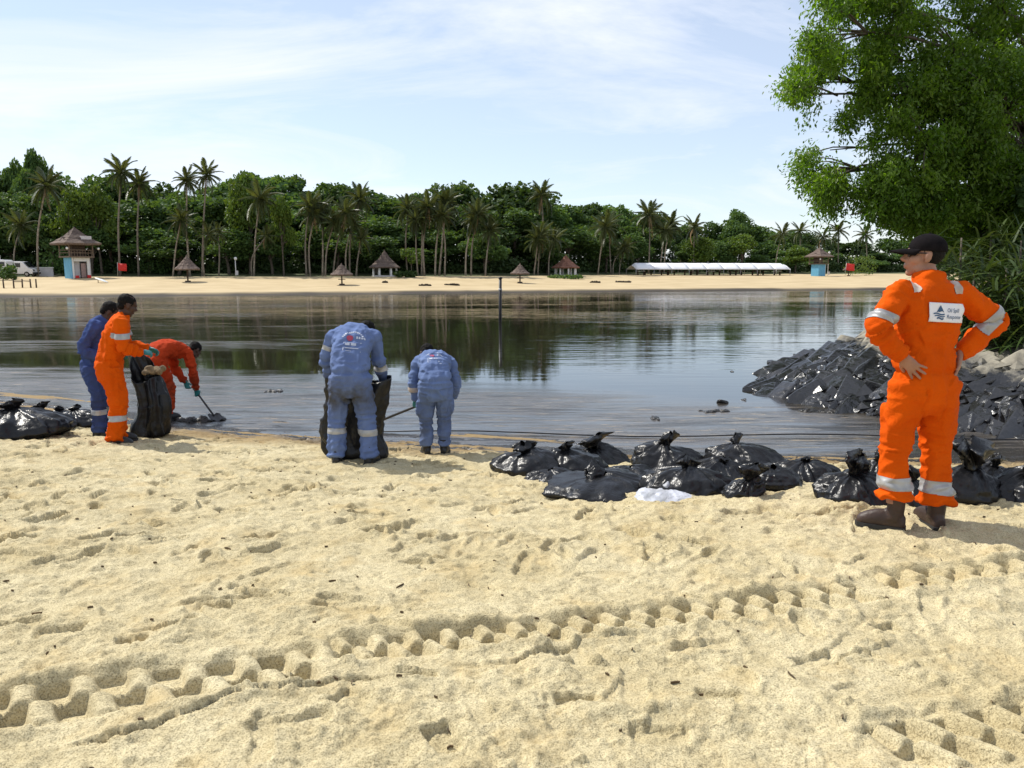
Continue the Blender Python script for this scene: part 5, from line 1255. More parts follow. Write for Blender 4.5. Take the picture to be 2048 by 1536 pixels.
def mesh_bm_keep(name, bm):
    me = bpy.data.meshes.new(name)
    for f in bm.faces: f.smooth = True
    bm.to_mesh(me); bm.free(); return me
def stick_on(me_surf, quad, nu, nv, off, flip=None):
    """grid over quad (4 corners) dropped on the garment along quad normal"""
    a, b, c, d = [Vector(q) for q in quad]; n = (b - a).cross(d - a).normalized()
    bm0 = bmesh.new(); bm0.from_mesh(me_surf); tree_ = BVHTree.FromBMesh(bm0); bm0.free()
    def drop(u, v):
        p = a.lerp(b, u).lerp(d.lerp(c, u), v); h = tree_.ray_cast(p + n * .35, -n, .8)
        return (h[0] if h[0] is not None else p) + n * off
    return drop, n
def skin_mat(name, c): return mat(name, c, .55, tuple(k * .82 for k in c), 14, spec=.35, bump=.1, bscale=120)
def fabric(name, c, c2, dirt=None):
    m = mat(name, c, .9, c2, 3.2, bump=.5, bscale=15, spec=.08, detail=8); [setattr(n_.inputs['Distortion'], 'default_value', 1.3) for n_ in m.node_tree.nodes if n_.type == 'TEX_NOISE' and n_.inputs['Scale'].default_value > 14]; 
    return m
M['orange'] = fabric('orange coverall cloth', (.66, .092, .002), (.56, .072, .002)); M['red_orange'] = fabric('faded red-orange cloth', (.46, .050, .014), (.36, .036, .010))
M['blue'] = fabric('blue coverall cloth', (.150, .210, .380), (.120, .168, .315)); M['navy'] = fabric('dark blue coverall cloth', (.050, .080, .215), (.038, .060, .165))
def soiled(m, z0, z1, col, amt):
    """grime worn into the seat and thighs"""
    nt = m.node_tree; b = nt.nodes['Principled BSDF']; L = nt.links.new; src = b.inputs['Base Color'].links[0].from_socket
    tc = nt.nodes.new('ShaderNodeTexCoord'); sp = nt.nodes.new('ShaderNodeSeparateXYZ'); L(tc.outputs['Object'], sp.inputs[0])
    n = nt.nodes.new('ShaderNodeTexNoise'); n.inputs['Scale'].default_value = 5; n.inputs['Detail'].default_value = 6; L(tc.outputs['Object'], n.inputs['Vector'])
    a = nt.nodes.new('ShaderNodeMapRange'); a.interpolation_type = 'SMOOTHSTEP'; a.inputs['From Min'].default_value = abs(z1 - z0) / 2; a.inputs['From Max'].default_value = 0
    s = nt.nodes.new('ShaderNodeMath'); s.operation = 'SUBTRACT'; s.inputs[1].default_value = (z0 + z1) / 2; L(sp.outputs['Z'], s.inputs[0]); ab = nt.nodes.new('ShaderNodeMath'); ab.operation = 'ABSOLUTE'; L(s.outputs[0], ab.inputs[0]); L(ab.outputs[0], a.inputs['Value'])
    q = nt.nodes.new('ShaderNodeMapRange'); q.inputs['From Min'].default_value = .35; q.inputs['From Max'].default_value = .6; q.inputs['To Max'].default_value = amt; L(n.outputs['Fac'], q.inputs['Value'])
    k = nt.nodes.new('ShaderNodeMath'); k.operation = 'MULTIPLY'; L(a.outputs[0], k.inputs[0]); L(q.outputs[0], k.inputs[1])
    x = nt.nodes.new('ShaderNodeMixRGB'); L(k.outputs[0], x.inputs['Fac']); L(src, x.inputs['Color1']); x.inputs['Color2'].default_value = (*col, 1); L(x.outputs[0], b.inputs['Base Color']); return m
M['blue_soiled'] = soiled(fabric('soiled blue coverall cloth', (.135, .190, .360), (.108, .152, .295)), .45, 1.02, (.060, .058, .055), 1.0)
soiled(M['blue'], .0, .75, (.06, .062, .07), .55); soiled(M['navy'], .0, .7, (.03, .03, .035), .6); soiled(M['red_orange'], .0, .8, (.10, .035, .02), .7)
M['tape'] = mat('reflective tape', (.40, .40, .40), .4, (.30, .30, .30), 14, metal=.2); M['tape_tan'] = mat('dirty reflective tape', (.50, .42, .36), .5, (.40, .33, .28), 20)
M['skin'] = skin_mat('light brown skin', (.36, .19, .125)); M['skin_dark'] = skin_mat('dark brown skin', (.070, .034, .021)); M['hair'] = mat('black hair', (.006, .0055, .0055), .75, (.012, .011, .010), 60, bump=.6, bscale=150, spec=.12)
M['boot_brown'] = mat('brown leather', (.034, .019, .014), .5, (.052, .030, .022), 7, bump=.2, bscale=60); M['boot_black'] = mat('black boot rubber', (.012, .012, .013), .4, (.02, .02, .02), 9)
M['glove'] = mat('teal rubber glove', (.010, .17, .17), .45, (.015, .13, .14), 9); M['cap'] = mat('black cap cloth', (.008, .007, .008), .95, (.012, .010, .011), 30, spec=.05)
M['patch'] = mat('white patch', (.76, .75, .77), .7, (.70, .69, .72), 6); M['ink'] = mat('navy ink', (.035, .085, .17), .6, (.04, .10, .2), 6); M['print_white'] = mat('white print', (.55, .58, .66), .7, (.42, .46, .56), 9); M['print_red'] = mat('red print', (.42, .06, .10), .7, (.34, .05, .10), 9)

def person(loc, rz, scale, label, J, cloth, skin, tors, arms=(.070, .058, .050), legs=(.105, .084, .082), voxel=.012, seed=0, hair=True, gloves=True, hands=None, boots=None, head_f=None, head_u=None, boot_m=None, bands=(), band_m=None, folds=.016, collar=True, belt=None, extra=None, smooth=3, sleeve_cut=(0., 0.), shoe_shaft=.2):
    """J: joints in metres, x to the figure's right, y forward, z up"""
    t = empty('person', loc, rz, scale); tag(t, label, 'person')
    V_ = {k: Vector(v) for k, v in J.items()}; right = (V_['sr'] - V_['sl']); right.normalize()
    # garment
    bm = bmesh.new(); torso_rings(bm, dense(tors, 26), right)
    for s in 'lr':
        w_end = V_['e' + s].lerp(V_['w' + s], 1.0 - sleeve_cut[0 if s == 'l' else 1])
        sh = V_['s' + s]; limb(bm, [sh + (Vector(tors[-3][0]) - sh) * .35, sh, sh.lerp(V_['e' + s], .5), V_['e' + s], V_['e' + s].lerp(w_end, .5), w_end], [arms[0] * 1.05, arms[0] * 1.12, arms[0], arms[1] * 1.06, arms[1] * .98, arms[2]], 18, m=22)
        hp = V_['h' + s]; an = V_['a' + s]
        limb(bm, [hp + Vector((0, -.03, .08)), hp + Vector((0, -.022, -.04)), hp.lerp(V_['k' + s], .5), V_['k' + s], V_['k' + s].lerp(an, .5), an], [legs[0] * 1.08, legs[0] * 1.10, legs[0] * .98, legs[1], legs[1] * .97, legs[2]], 20, m=24)
    if extra: extra(bm)
    g = remesh(bm, voxel, smooth + 7, 'coverall')
    bones = []
    sp_ = [Vector(p[0]) for p in tors]; bones.append((sp_[0], sp_[len(sp_) // 2], .8, .6)); bones.append((sp_[len(sp_) // 2], sp_[-2], .6, .2))
    for s in 'lr':
        bones += [(V_['s' + s], V_['e' + s], .5, .9), (V_['e' + s], V_['w' + s], .9, .7), (V_['h' + s], V_['k' + s], .7, .8), (V_['k' + s], V_['a' + s], .8, 1.0)]
    cloth_folds(g, bones, folds, seed)
    if belt is not None:      # gathered waist seam
        V, N = verts_np(g); z = V[:, 2] - belt[0]; k = np.exp(-(z / .018) ** 2) * (np.abs(V[:, 0]) < .24); puff = np.exp(-((z - .045) / .04) ** 2) * (np.abs(V[:, 0]) < .24)
        gat = vn(V[:, 0] * 45, V[:, 1] * 45, V[:, 2] * 6, seed=seed + 70) - .5
        set_verts(g, V - N * (k * belt[1] - puff * belt[1] * .5 - .006 * gat * np.exp(-(z / .07) ** 2))[:, None])
    link('coverall', g, t, cloth)
    for (p, ax, w, md) in bands:
        band_from(g, p, ax, w, None, 'reflective_band', band_m or M['tape'], t, maxd=md)
    # body under it: head, neck, trunk, arms and bare hands in one surface
    bm = bmesh.new(); P, hr, hrot = head(bm, V_['head'], head_f, head_u, 1.06)
    nk = Vector(tors[-2][0]); limb(bm, [nk + (sp_[-3] - nk) * .5, nk, V_['head'] - Vector(head_u).normalized() * .06 - Vector(head_f).normalized() * .015], [.062, .058, .054], 14)
    torso_rings(bm, [(p, a * .72, b * .72) for p, a, b in dense(tors[:-2], 14)], right)
    for s in 'lr':
        sh = V_['s' + s]; limb(bm, [sh + (sp_[-3] - sh) * .4, sh, V_['e' + s], V_['w' + s]], [.045, .046, .038, .027], 12); hp = V_['h' + s]; limb(bm, [hp + Vector((0, 0, .05)), V_['k' + s], V_['a' + s] - Vector((0, 0, .05))], [.075, .052, .040], 12)
    if not gloves:
        for h in hands: hand(bm, **h)
    body = remesh(bm, .0065 if not gloves else .008, 1 if not gloves else 2, 'body'); link('body', body, t, skin)
    if gloves:
        for h in hands:
            bm = bmesh.new(); hand(bm, thick=1.12, **h); d = Vector(h['d']).normalized(); limb(bm, [h['W'] + d * .01, h['W'] - d * .05], [.032, .042], 12, m=4)
            link('glove', remesh(bm, .0065, 1, 'glove'), t, M['glove'])
    for (ank, toe) in boots:
        bm = bmesh.new(); boot(bm, Vector(ank), Vector(toe), s=.94, shaft=shoe_shaft, w=.056); b = link('boot', remesh(bm, .009, 2, 'boot'), t, boot_m or M['boot_black'])
        tt = Vector(toe).normalized(); rr = tt.cross(Vector((0, 0, 1))); bm = bmesh.new(); ring = [(-.084, .028), (-.076, .042), (-.02, .042), (.03, .042), (.095, .053), (.15, .054), (.193, .041), (.209, .02)]
        out = [Vector(ank) + tt * y + rr * w for y, w in ring] + [Vector(ank) + tt * y - rr * w for y, w in reversed(ring)]
        loft(bm, [[p + Vector((0, 0, -.004)) for p in out], [p + Vector((0, 0, .022)) for p in out]]); link('sole', mesh_bm('sole', bm), b, M['rubber'])
    if hair:
        hc = V_['head']; f = Vector(head_f).normalized(); u = Vector(head_u); u = (u - f * u.dot(f)).normalized(); r = f.cross(u); rot = Matrix((r, f, u)).transposed(); bm = bmesh.new()
        ball(bm, hc + f * -.018 + u * .042, (.083, .100, .088), rot, 40); 
        ball(bm, hc + f * -.060 - u * .02, (.062, .045, .055), rot, 24)
        hm = remesh(bm, .008, 2, 'hair'); V, N = verts_np(hm); hcN = np.array(hc); q = V - hcN; yf = q @ np.array(f); zu = q @ np.array(u)
        n_ = fbm(V[:, 0] * 55, V[:, 1] * 55, V[:, 2] * 30, seed=seed, oct=3) - .45
        V = V + N * (.016 * n_)[:, None]
        sink = ss(.030, .075, yf - .55 * np.maximum(zu - .02, 0)) * (zu < .075); V = V - N * (.035 * sink)[:, None]; set_verts(hm, V); link('hair', hm, t, M['hair'])
        for sx in (-1, 1):
            bm = bmesh.new(); ball(bm, hc + r * (.030 * sx) + f * .0795 + u * .004, (.012, .008, .008), rot, 10); link('eye', mesh_bm('eye', bm, True), t, M['glass'])
    return t, g, P, hr, hrot, V_

# ---- standing worker in orange, hands on hips, seen from behind, head turned to his left
F1 = ground(1822, 1047); F1.z = zsand(F1.x, F1.y) - .008
SC1 = 590 * (F1.y / FPX) / math.cos(PITCH) / 1.84 * 1.01
J1 = dict(sl=(-.195, 0, 1.475), sr=(.195, .01, 1.475), el=(-.375, -.09, 1.275), er=(.455, .0, 1.305), wl=(-.205, -.085, 1.10), wr=(.215, -.02, 1.095), hl=(-.105, 0, .86), hr=(.105, 0, .86), kl=(-.135, .02, .50), kr=(.140, .02, .50), al=(-.140, -.01, .215), ar=(.150, -.005, .165), head=(-.015, .055, 1.70))
T1 = [((0, -.01, .745), .10, .085), ((0, -.015, .82), .180, .125), ((0, -.015, .92), .192, .135), ((0, -.005, 1.02), .178, .122), ((0, 0, 1.15), .178, .122), ((0, 0, 1.30), .192, .132), ((0, .0, 1.42), .205, .122), ((0, .0, 1.49), .165, .095), ((.0, .01, 1.545), .085, .078), ((.005, .018, 1.60), .066, .066)]
hl1 = dict(W=Vector((-.205, -.088, 1.105)), d=(.55, -.42, -.72), n=(.62, .50, .30), thumb=(-.3, .9, -.1), s=1.08, curl=.10, spread=.55)
hr1 = dict(W=Vector((.213, -.03, 1.10)), d=(-.40, -.45, -.80), n=(-.75, .45, .1), thumb=(.3, .9, 0), s=1.08, curl=.12, spread=.45)
def pocket1(bm):
    box(bm, Vector((.205, .03, .70)), (.06, .15, .2), bevel=.02); box(bm, Vector((-.180, .04, .70)), (.05, .12, .18), bevel=.02)
    ring = [(Vector((.004, .014, z)), a, b) for z, a, b in ((1.525, .098, .090), (1.56, .088, .084), (1.605, .080, .080))]; torso_rings(bm, dense(ring, 8), Vector((1, 0, 0)))
    torso_rings(bm, [(Vector((-.140, -.012, z)), a, a * .95) for z, a in ((.205, .104), (.225, .105), (.26, .088), (.30, .084))], Vector((1, 0, 0))); torso_rings(bm, [(Vector((.150, -.008, z)), a, a * .95) for z, a in ((.155, .108), (.18, .108), (.22, .092), (.27, .086))], Vector((1, 0, 0)))
B1 = [((-.140, -.01, .305), (0, 0, 1), .075, .16), ((.149, -.005, .27), (.08, 0, 1), .08, .16), ((-.318, -.085, 1.325), (.45, .3, .85), .065, .13), ((.415, .0, 1.325), (-.75, 0, .62), .07, .13)]
fx1 = Vector((-.92, .38, .08))
p1_, g1, P1h, r1h, rot1h, _ = person(F1, R(7), SC1, 'worker in orange coveralls and black cap standing with hands on hips', J1, M['orange'], M['skin'], T1, (.070, .063, .054), (.100, .083, .082), .0085, 11, hair=False, gloves=False, hands=[hl1, hr1], boots=[((-.135, .0, 0), (-.80, .60, 0)), ((.150, -.01, 0), (.12, 1, 0))], head_f=fx1, head_u=(.02, .0, 1), boot_m=M['boot_brown'], bands=B1, folds=.024, belt=(1.005, .016), extra=pocket1, shoe_shaft=.27)
hc1 = Vector(J1['head']); f1 = fx1.normalized(); u1 = Vector((.02, 0, 1)); u1 = (u1 - f1 * u1.dot(f1)).normalized()
# shoulder tabs
for (x, z) in ((-.118, 1.52), (.128, 1.52)): band_from(g1, (x * 1.1, -.045, z), (1, 0, 0), .05, None, 'shoulder_tape', M['tape_tan'], p1_, maxd=.052)
# cap
bm = bmesh.new(); ball(bm, hc1 - f1 * .016 + u1 * .046, (.090, .108, .090), rot1h, 48); bmesh.ops.bisect_plane(bm, geom=bm.verts[:] + bm.edges[:] + bm.faces[:], plane_co=hc1 + u1 * .028, plane_no=(u1 + f1 * .05), clear_inner=True)
cp = link('cap', mesh_bm('cap', bm, True), p1_, M['cap']); cp.modifiers.new('thickness', 'SOLIDIFY').thickness = .005
bm = bmesh.new(); N_ = 16; top_ = []; 
for i in range(N_ + 1):
    a = -1.15 + 2.30 * i / N_; inn = hc1 + (r1h * math.sin(a) * .086) + f1 * (math.cos(a) * .088 - .010) + u1 * .040; ou = hc1 + r1h * (math.sin(a) * .090) + f1 * (math.cos(a) * .118 + .072 * math.cos(a) ** 2 + .005) + u1 * (.030 - .026 * math.sin(a) ** 2 - .012); mid_ = inn.lerp(ou, .5) + u1 * .004
    top_.append([bm.verts.new(inn), bm.verts.new(mid_), bm.verts.new(ou)])
for a_, b_ in zip(top_[:-1], top_[1:]):
    for k in range(2): bm.faces.new((a_[k], a_[k + 1], b_[k + 1], b_[k]))
vz = link('visor', mesh_bm('visor', bm, True), cp, M['cap']); vz.modifiers.new('thickness', 'SOLIDIFY').thickness = .006
bm = bmesh.new(); ball(bm, hc1 + u1 * .137 - f1 * .016, (.008, .008, .005), rot1h, 10); link('button', mesh_bm('button', bm, True), cp, M['cap'])
# short hair under the cap
bm = bmesh.new(); ball(bm, hc1 - f1 * .016 + u1 * .03, (.0805, .0995, .092), rot1h, 36)
bmesh.ops.bisect_plane(bm, geom=bm.verts[:] + bm.edges[:] + bm.faces[:], plane_co=hc1 - u1 * .045, plane_no=u1, clear_inner=True); bmesh.ops.bisect_plane(bm, geom=bm.verts[:] + bm.edges[:] + bm.faces[:], plane_co=hc1 + f1 * .010, plane_no=(f1 - u1 * .35), clear_outer=True)
o = link('hair', mesh_bm('hair', bm, True), p1_, M['hair']); o.modifiers.new('thickness', 'SOLIDIFY').thickness = .004
# sunglasses
sg = None
for sx in (-1, 1):
    bm = bmesh.new(); ball(bm, hc1 + r1h * (.034 * sx) + f1 * .089 + u1 * .004, (.027, .008, .019), rot1h, 16); o = link('sunglasses' if sg is None else 'lens', mesh_bm('lens', bm, True), p1_ if sg is None else sg, M['glass']); sg = sg or o
    bm = bmesh.new(); tube(bm, [hc1 + r1h * (.058 * sx) + f1 * .085 + u1 * .010, hc1 + r1h * (.076 * sx) + f1 * .05 + u1 * .012, hc1 + r1h * (.084 * sx) - f1 * .005 + u1 * .014], [.0042, .0042, .004], 6); link('temple', mesh_bm('temple', bm, True), sg, M['rubber'])
# back patch with drop logo and lettering
qd = [Vector((-.088, -.14, 1.345)), Vector((.150, -.14, 1.332)), Vector((.155, -.14, 1.445)), Vector((-.081, -.14, 1.458))]
qd = [q + Vector((.0, 0, -.03)) for q in qd]
def on_back(g, quad, off): return stick_on(g, quad, 0, 0, off)
def sticker_grid(name, g, quad, nu, nv, off, m, parent):
    drop, n = stick_on(g, quad, nu, nv, off); bm = bmesh.new(); vs = [[bm.verts.new(drop(i / nu, j / nv)) for j in range(nv + 1)] for i in range(nu + 1)]
    # even out cloth folds under a stiff patch
    for _ in range(6):
        for i in range(1, nu):
            for j in range(1, nv): vs[i][j].co = (vs[i - 1][j].co + vs[i + 1][j].co + vs[i][j - 1].co + vs[i][j + 1].co) * .25
    for i in range(nu):
        for j in range(nv): bm.faces.new((vs[i][j], vs[i + 1][j], vs[i + 1][j + 1], vs[i][j + 1]))
    me = mesh_bm_keep(name, bm); bm2 = bmesh.new(); bm2.from_mesh(me); tr = BVHTree.FromBMesh(bm2); bm2.free()
    return link(name, me, parent, m), me, n
patch, patch_me, pn = sticker_grid('back_patch', g1, qd, 26, 12, .014, M['patch'], p1_); patch.modifiers.new('thickness', 'SOLIDIFY').thickness = .002
pdrop, _n = stick_on(patch_me, qd, 1, 1, .0025)
def flat_print(name, polys, m, parent, drop):
    """polys in patch units 0..1 -> mesh laid on the patch"""
    bm = bmesh.new()
    for vs, fs in polys:
        bv = [bm.verts.new(drop(*v)) for v in vs]
        for f in fs:
            try: bm.faces.new([bv[k] for k in f])
            except ValueError: pass
    return link(name, mesh_bm_keep(name, bm), parent, m)
def text_polys(txt, x, y, size, shear=.22, aspect=2.2):
    cu = bpy.data.curves.new('t', 'FONT'); cu.body = txt; cu.size = 1; cu.resolution_u = 3; cu.shear = shear; o = bpy.data.objects.new('t', cu); COL.objects.link(o); dg = bpy.context.evaluated_depsgraph_get(); dg.update()
    me = bpy.data.meshes.new_from_object(o.evaluated_get(dg)); vs = [(x + v.co.x * size / aspect, y + v.co.y * size) for v in me.vertices]; fs = [list(p.vertices) for p in me.polygons]; bpy.data.objects.remove(o); bpy.data.curves.remove(cu); bpy.data.meshes.remove(me); return (vs, fs)
flat_print('lettering', [text_polys('Oil Spill', .47, .53, .30, aspect=2.75), text_polys('Response', .45, .20, .30, aspect=2.75)], M['ink'], patch, pdrop)
dr_v = [(.28, .90)] + [(.28 + .115 * math.sin(a) * (1 if abs(a) > 0 else 1), .42 + .24 * math.cos(a)) for a in np.linspace(1.15, 1.75, 6)]
drop_top = [(.285, .88), (.36, .62), (.385, .50), (.33, .57), (.26, .51), (.19, .55), (.185, .50), (.215, .62)]
def wave(y0, th, x0, x1):
    top = [(x0 + (x1 - x0) * k / 12, y0 + .035 * math.sin(k / 12 * 6.28) + th / 2) for k in range(13)]; bot = [(x0 + (x1 - x0) * k / 12, y0 + .035 * math.sin(k / 12 * 6.28) - th / 2) for k in range(13)]; return (top + bot, [(k, k + 1, 14 + k, 13 + k) for k in range(12)])
flat_print('logo', [(drop_top, [list(range(8))]), wave(.42, .07, .10, .40), wave(.31, .06, .13, .40), wave(.19, .09, .19, .37)], M['ink'], patch, pdrop)

# ---- worker in blue bent over a held sack (middle)
def scale_for(px_h, Y, h): return px_h * Y / FPX / h
F3 = ground(706, 924); F3.z = zsand(F3.x, F3.y) - .01; S3 = scale_for(185, F3.y, .93)
J3 = dict(sl=(-.20, .26, 1.30), sr=(.20, .30, 1.28), el=(-.29, .28, 1.05), er=(.255, .32, 1.00), wl=(-.285, .40, .86), wr=(.27, .46, .80), hl=(-.105, 0, .84), hr=(.105, 0, .84), kl=(-.150, .03, .47), kr=(.150, .03, .46), al=(-.165, -.02, .09), ar=(.175, -.02, .08), head=(.10, .55, 1.31))
T3 = [((0, -.03, .72), .09, .08), ((0, -.04, .80), .175, .125), ((0, -.045, .90), .190, .135), ((0, -.01, 1.00), .185, .125), ((0, .06, 1.11), .190, .128), ((0, .16, 1.22), .200, .135), ((.01, .27, 1.30), .205, .125), ((.02, .35, 1.335), .165, .095), ((.04, .41, 1.34), .085, .075), ((.06, .45, 1.335), .066, .064)]
B3 = [((-.156, .01, .36), (0, 0, 1), .06, .15), ((.160, .01, .335), (0, 0, 1), .065, .15), ((.258, .34, .96), (0, -.3, 1), .065, .12), ((-.245, .27, 1.17), (.35, 0, 1), .05, .12)]
hands3 = [dict(W=Vector((-.285, .40, .86)), d=(.1, .25, -1), n=(.9, .2, 0), thumb=(0, 1, .2), curl=1.0, spread=.1), dict(W=Vector((.27, .46, .80)), d=(-.1, .25, -1), n=(-.9, .2, 0), thumb=(0, 1, .2), curl=1.0, spread=.1)]
w3, g3, *_ = person(F3, R(2), S3, 'worker in soiled blue coveralls bending over a half-filled black sack', J3, M['blue_soiled'], M['skin_dark'], T3, (.072, .062, .054), (.108, .090, .092), .011, 31, hands=hands3, boots=[((-.165, -.02, 0), (-.15, 1, 0)), ((.175, -.02, 0), (.25, 1, 0))], head_f=(.25, .75, -.65), head_u=(.1, .65, .75), bands=B3, folds=.027, belt=(.965, .014))
def back_print(g, parent, c, up, right, s, nvec):
    """faded print on the back: an arc of small letters over a red disc and a framed block"""
    c = Vector(c); up = Vector(up).normalized(); right = Vector(right).normalized()
    quad = [c - right * .16 * s - up * .14 * s, c + right * .16 * s - up * .14 * s, c + right * .16 * s + up * .14 * s, c - right * .16 * s + up * .14 * s]
    drop, n = stick_on(g, quad, 1, 1, .0045)
    polys = []
    for k in range(13):
        a = -.95 + 1.9 * k / 12; x = .5 + .40 * math.sin(a); y = .38 + .52 * math.cos(a); h = .035; w = .018 + .006 * (k % 3); ca, sa = math.cos(-a), math.sin(-a)
        polys.append(([(x + ca * u - sa * v, y + sa * u + ca * v) for u, v in ((-w, -h), (w, -h), (w * .8, h), (-w * .8, h))], [(0, 1, 2, 3)]))
    for k in range(4): polys.append(([(.60 + .075 * k, .60), (.655 + .075 * k, .60), (.65 + .075 * k, .69), (.605 + .075 * k, .69)], [(0, 1, 2, 3)]))
    for x0, x1, y0, y1 in ((.22, .78, .08, .10), (.22, .78, .44, .46), (.22, .24, .10, .44), (.28, .42, .30, .40), (.46, .62, .30, .40), (.28, .70, .17, .20)): polys.append(([(x0, y0), (x1, y0), (x1, y1), (x0, y1)], [(0, 1, 2, 3)]))
    o = flat_print('back_print', polys, M['print_white'], parent, drop)
    flat_print('emblem', [([(.40 + .10 * math.cos(a), .64 + .11 * math.sin(a)) for a in np.linspace(0, 6.283, 20, endpoint=False)], [list(range(20))])], M['print_red'], o, drop)
back_print(g3, w3, (.03, .06, 1.24), (.02, .66, .75), (1, 0, 0), 1.0, None)
# the sack he holds open
def held_sack(parent_loc, rz, s, w_top, w_bot, d_top, d_bot, h, seed, label, lean=(0, 0), fill=None, sag=.08, pull=(0., 0.)):
    NT, NR = 120, 44; th = np.linspace(0, 2 * math.pi, NT, endpoint=False); v = np.linspace(0, 1, NR); T, Vv = np.meshgrid(th, v)
    a = (w_bot + (w_top - w_bot) * Vv) / 2; b = (d_bot + (d_top - d_bot) * Vv) / 2; a = a * ss(-.02, .05, Vv) + .001; b = b * ss(-.02, .05, Vv) + .001
    pl = 1 - np.abs(2 * ringnoise(T + .5 * np.sin(3 * Vv), 10, seed) - 1); p2 = 1 - np.abs(2 * ringnoise(T - .4 * Vv, 19, seed + 1) - 1)
    X = a * np.cos(T); Y = b * np.sin(T); Z = h * Vv
    cr = 1 - np.abs(2 * fbm(X * 7 + seed, Y * 7, Z * 6, seed=seed, oct=3) - 1)
    big = fbm(np.cos(T) * 1.3 + seed, np.sin(T) * 1.3, Vv * 2.2, seed=seed + 5, oct=2) - .5; k = (1 + .34 * (pl - .6) + .14 * (p2 - .6) + .16 * (cr - .72) + .30 * big) * (1 + .10 * np.exp(-((Vv - .16) / .16) ** 2)); X = X * k + lean[0] * Z + .05 * np.sin(Vv * 5 + seed) * ss(.05, .3, Vv); Y = Y * k + lean[1] * Z
    Z = Z + pull[1] * Vv ** 2 * np.clip(.8 * np.sin(T) - .5 * np.cos(T), -.25, 1); X = X + pull[0] * Vv ** 3 * np.clip(-np.cos(T), 0, 1) * .35
    Z = Z - sag * Vv ** 3 * (np.sin(T) ** 2) * h + .05 * (cr - .7) * Vv
    P = np.stack([X, Y, np.maximum(Z, 0) - .02], -1).reshape(-1, 3); i = np.arange(NR * NT).reshape(NR, NT); j = np.roll(i, -1, 1); F = np.stack([i[:-1].ravel(), j[:-1].ravel(), j[1:].ravel(), i[1:].ravel()], 1)
    t = empty('open_sack', parent_loc, rz, s); tag(t, label, 'sack', 'open sacks held by workers'); o = link('bag', mesh_np('bag', P, F), t, M['sack']); o.modifiers.new('thickness', 'SOLIDIFY').thickness = .004
    return t
Rz3 = Matrix.Rotation(R(2), 3, 'Z'); c3 = F3 + Rz3 @ Vector((.0, .36, 0)) * S3; c3.z = zsand(c3.x, c3.y)
held_sack(c3, R(2), S3, .66, .58, .30, .34, .90, 41, 'tall open black sack held upright between the legs of the bending worker', (0, .0))

# ---- worker in blue bent with a shovel (right of the middle)
F4 = ground(872, 908); F4.z = zsand(F4.x, F4.y) - .01; S4 = scale_for(140, F4.y, .86)
J4 = dict(sl=(-.20, .30, 1.14), sr=(.20, .33, 1.12), el=(-.27, .24, .89), er=(.27, .28, .86), wl=(-.245, .30, .65), wr=(.235, .44, .66), hl=(-.10, 0, .84), hr=(.10, 0, .84), kl=(-.12, .04, .46), kr=(.11, .04, .46), al=(-.115, -.01, .12), ar=(.105, .0, .12), head=(-.10, .62, 1.21))
T4 = [((0, -.05, .70), .09, .08), ((0, -.07, .79), .175, .125), ((0, -.075, .89), .192, .135), ((0, -.03, .99), .186, .125), ((0, .06, 1.07), .190, .128), ((0, .18, 1.13), .200, .135), ((0, .30, 1.17), .205, .125), ((-.01, .39, 1.19), .165, .095), ((-.03, .46, 1.20), .085, .075), ((-.05, .50, 1.205), .066, .064)]
hands4 = [dict(W=Vector((-.245, .30, .65)), d=(-.05, .12, -1), n=(.3, .9, .1), thumb=(.9, -.2, 0), curl=1.0, spread=.1), dict(W=Vector((.235, .44, .66)), d=(-.2, .35, -.9), n=(-.9, .2, 0), thumb=(0, .9, .3), curl=1.0, spread=.1)]
def pocket4(bm): box(bm, Vector((-.205, .03, .60)), (.07, .15, .18), bevel=.02); box(bm, Vector((.20, .03, .62)), (.06, .14, .17), bevel=.02)
w4, g4, *_ = person(F4, R(6), S4, 'worker in clean blue coveralls bending at the water edge with a shovel', J4, M['blue'], M['skin_dark'], T4, (.072, .062, .054), (.104, .086, .076), .011, 51, hands=hands4, boots=[((-.115, -.01, 0), (-.2, 1, 0)), ((.105, 0, 0), (.2, 1, 0))], head_f=(-.3, .75, -.6), head_u=(-.1, .65, .75), bands=[((-.257, .265, .80), (0, -.1, 1), .06, .12)], band_m=M['tape_tan'], folds=.027, belt=(.955, .014), extra=pocket4)
back_print(g4, w4, (0, .10, 1.17), (0, .86, .5), (1, 0, 0), .95, None)
def shovel(name_label, grip, tip, butt_ext, blade=.24, bw=.10):
    grip = Vector(grip); tip = Vector(tip); d = (tip - grip).normalized(); butt = grip - d * butt_ext
    t = empty('shovel', tip); tag(t, name_label, 'shovel', 'long-handled shovels'); L = lambda p: tuple(p - tip)
    part_tube('handle', t, [L(butt), L(tip - d * blade * .8)], [.016, .016], M['black_pole'], 10)
    s = d.cross(Vector((0, 0, 1))).normalized(); part_tube('grip', t, [L(butt - s * .06), L(butt + s * .06)], [.017, .017], M['rubber'], 8)
    n = s.cross(d); bm = bmesh.new(); rows = []
    for u, w in ((-1, .55), (-.85, .95), (-.4, 1), (-.1, .85), (0, .45)):
        rows.append([bm.verts.new(Vector(L(tip + d * (u * blade))) + s * (x * bw * w) + n * (.03 * abs(x) ** 2 - .01)) for x in (-1, -.5, 0, .5, 1)])
    for a, b in zip(rows[:-1], rows[1:]):
        for k in range(4): bm.faces.new((a[k], a[k + 1], b[k + 1], b[k]))
    o = link('blade', mesh_bm('blade', bm, True), t, M['black_pole']); o.modifiers.new('thickness', 'SOLIDIFY').thickness = .004
M4 = Matrix.Translation(F4) @ Matrix.Rotation(R(6), 4, 'Z') @ Matrix.Scale(S4, 4)
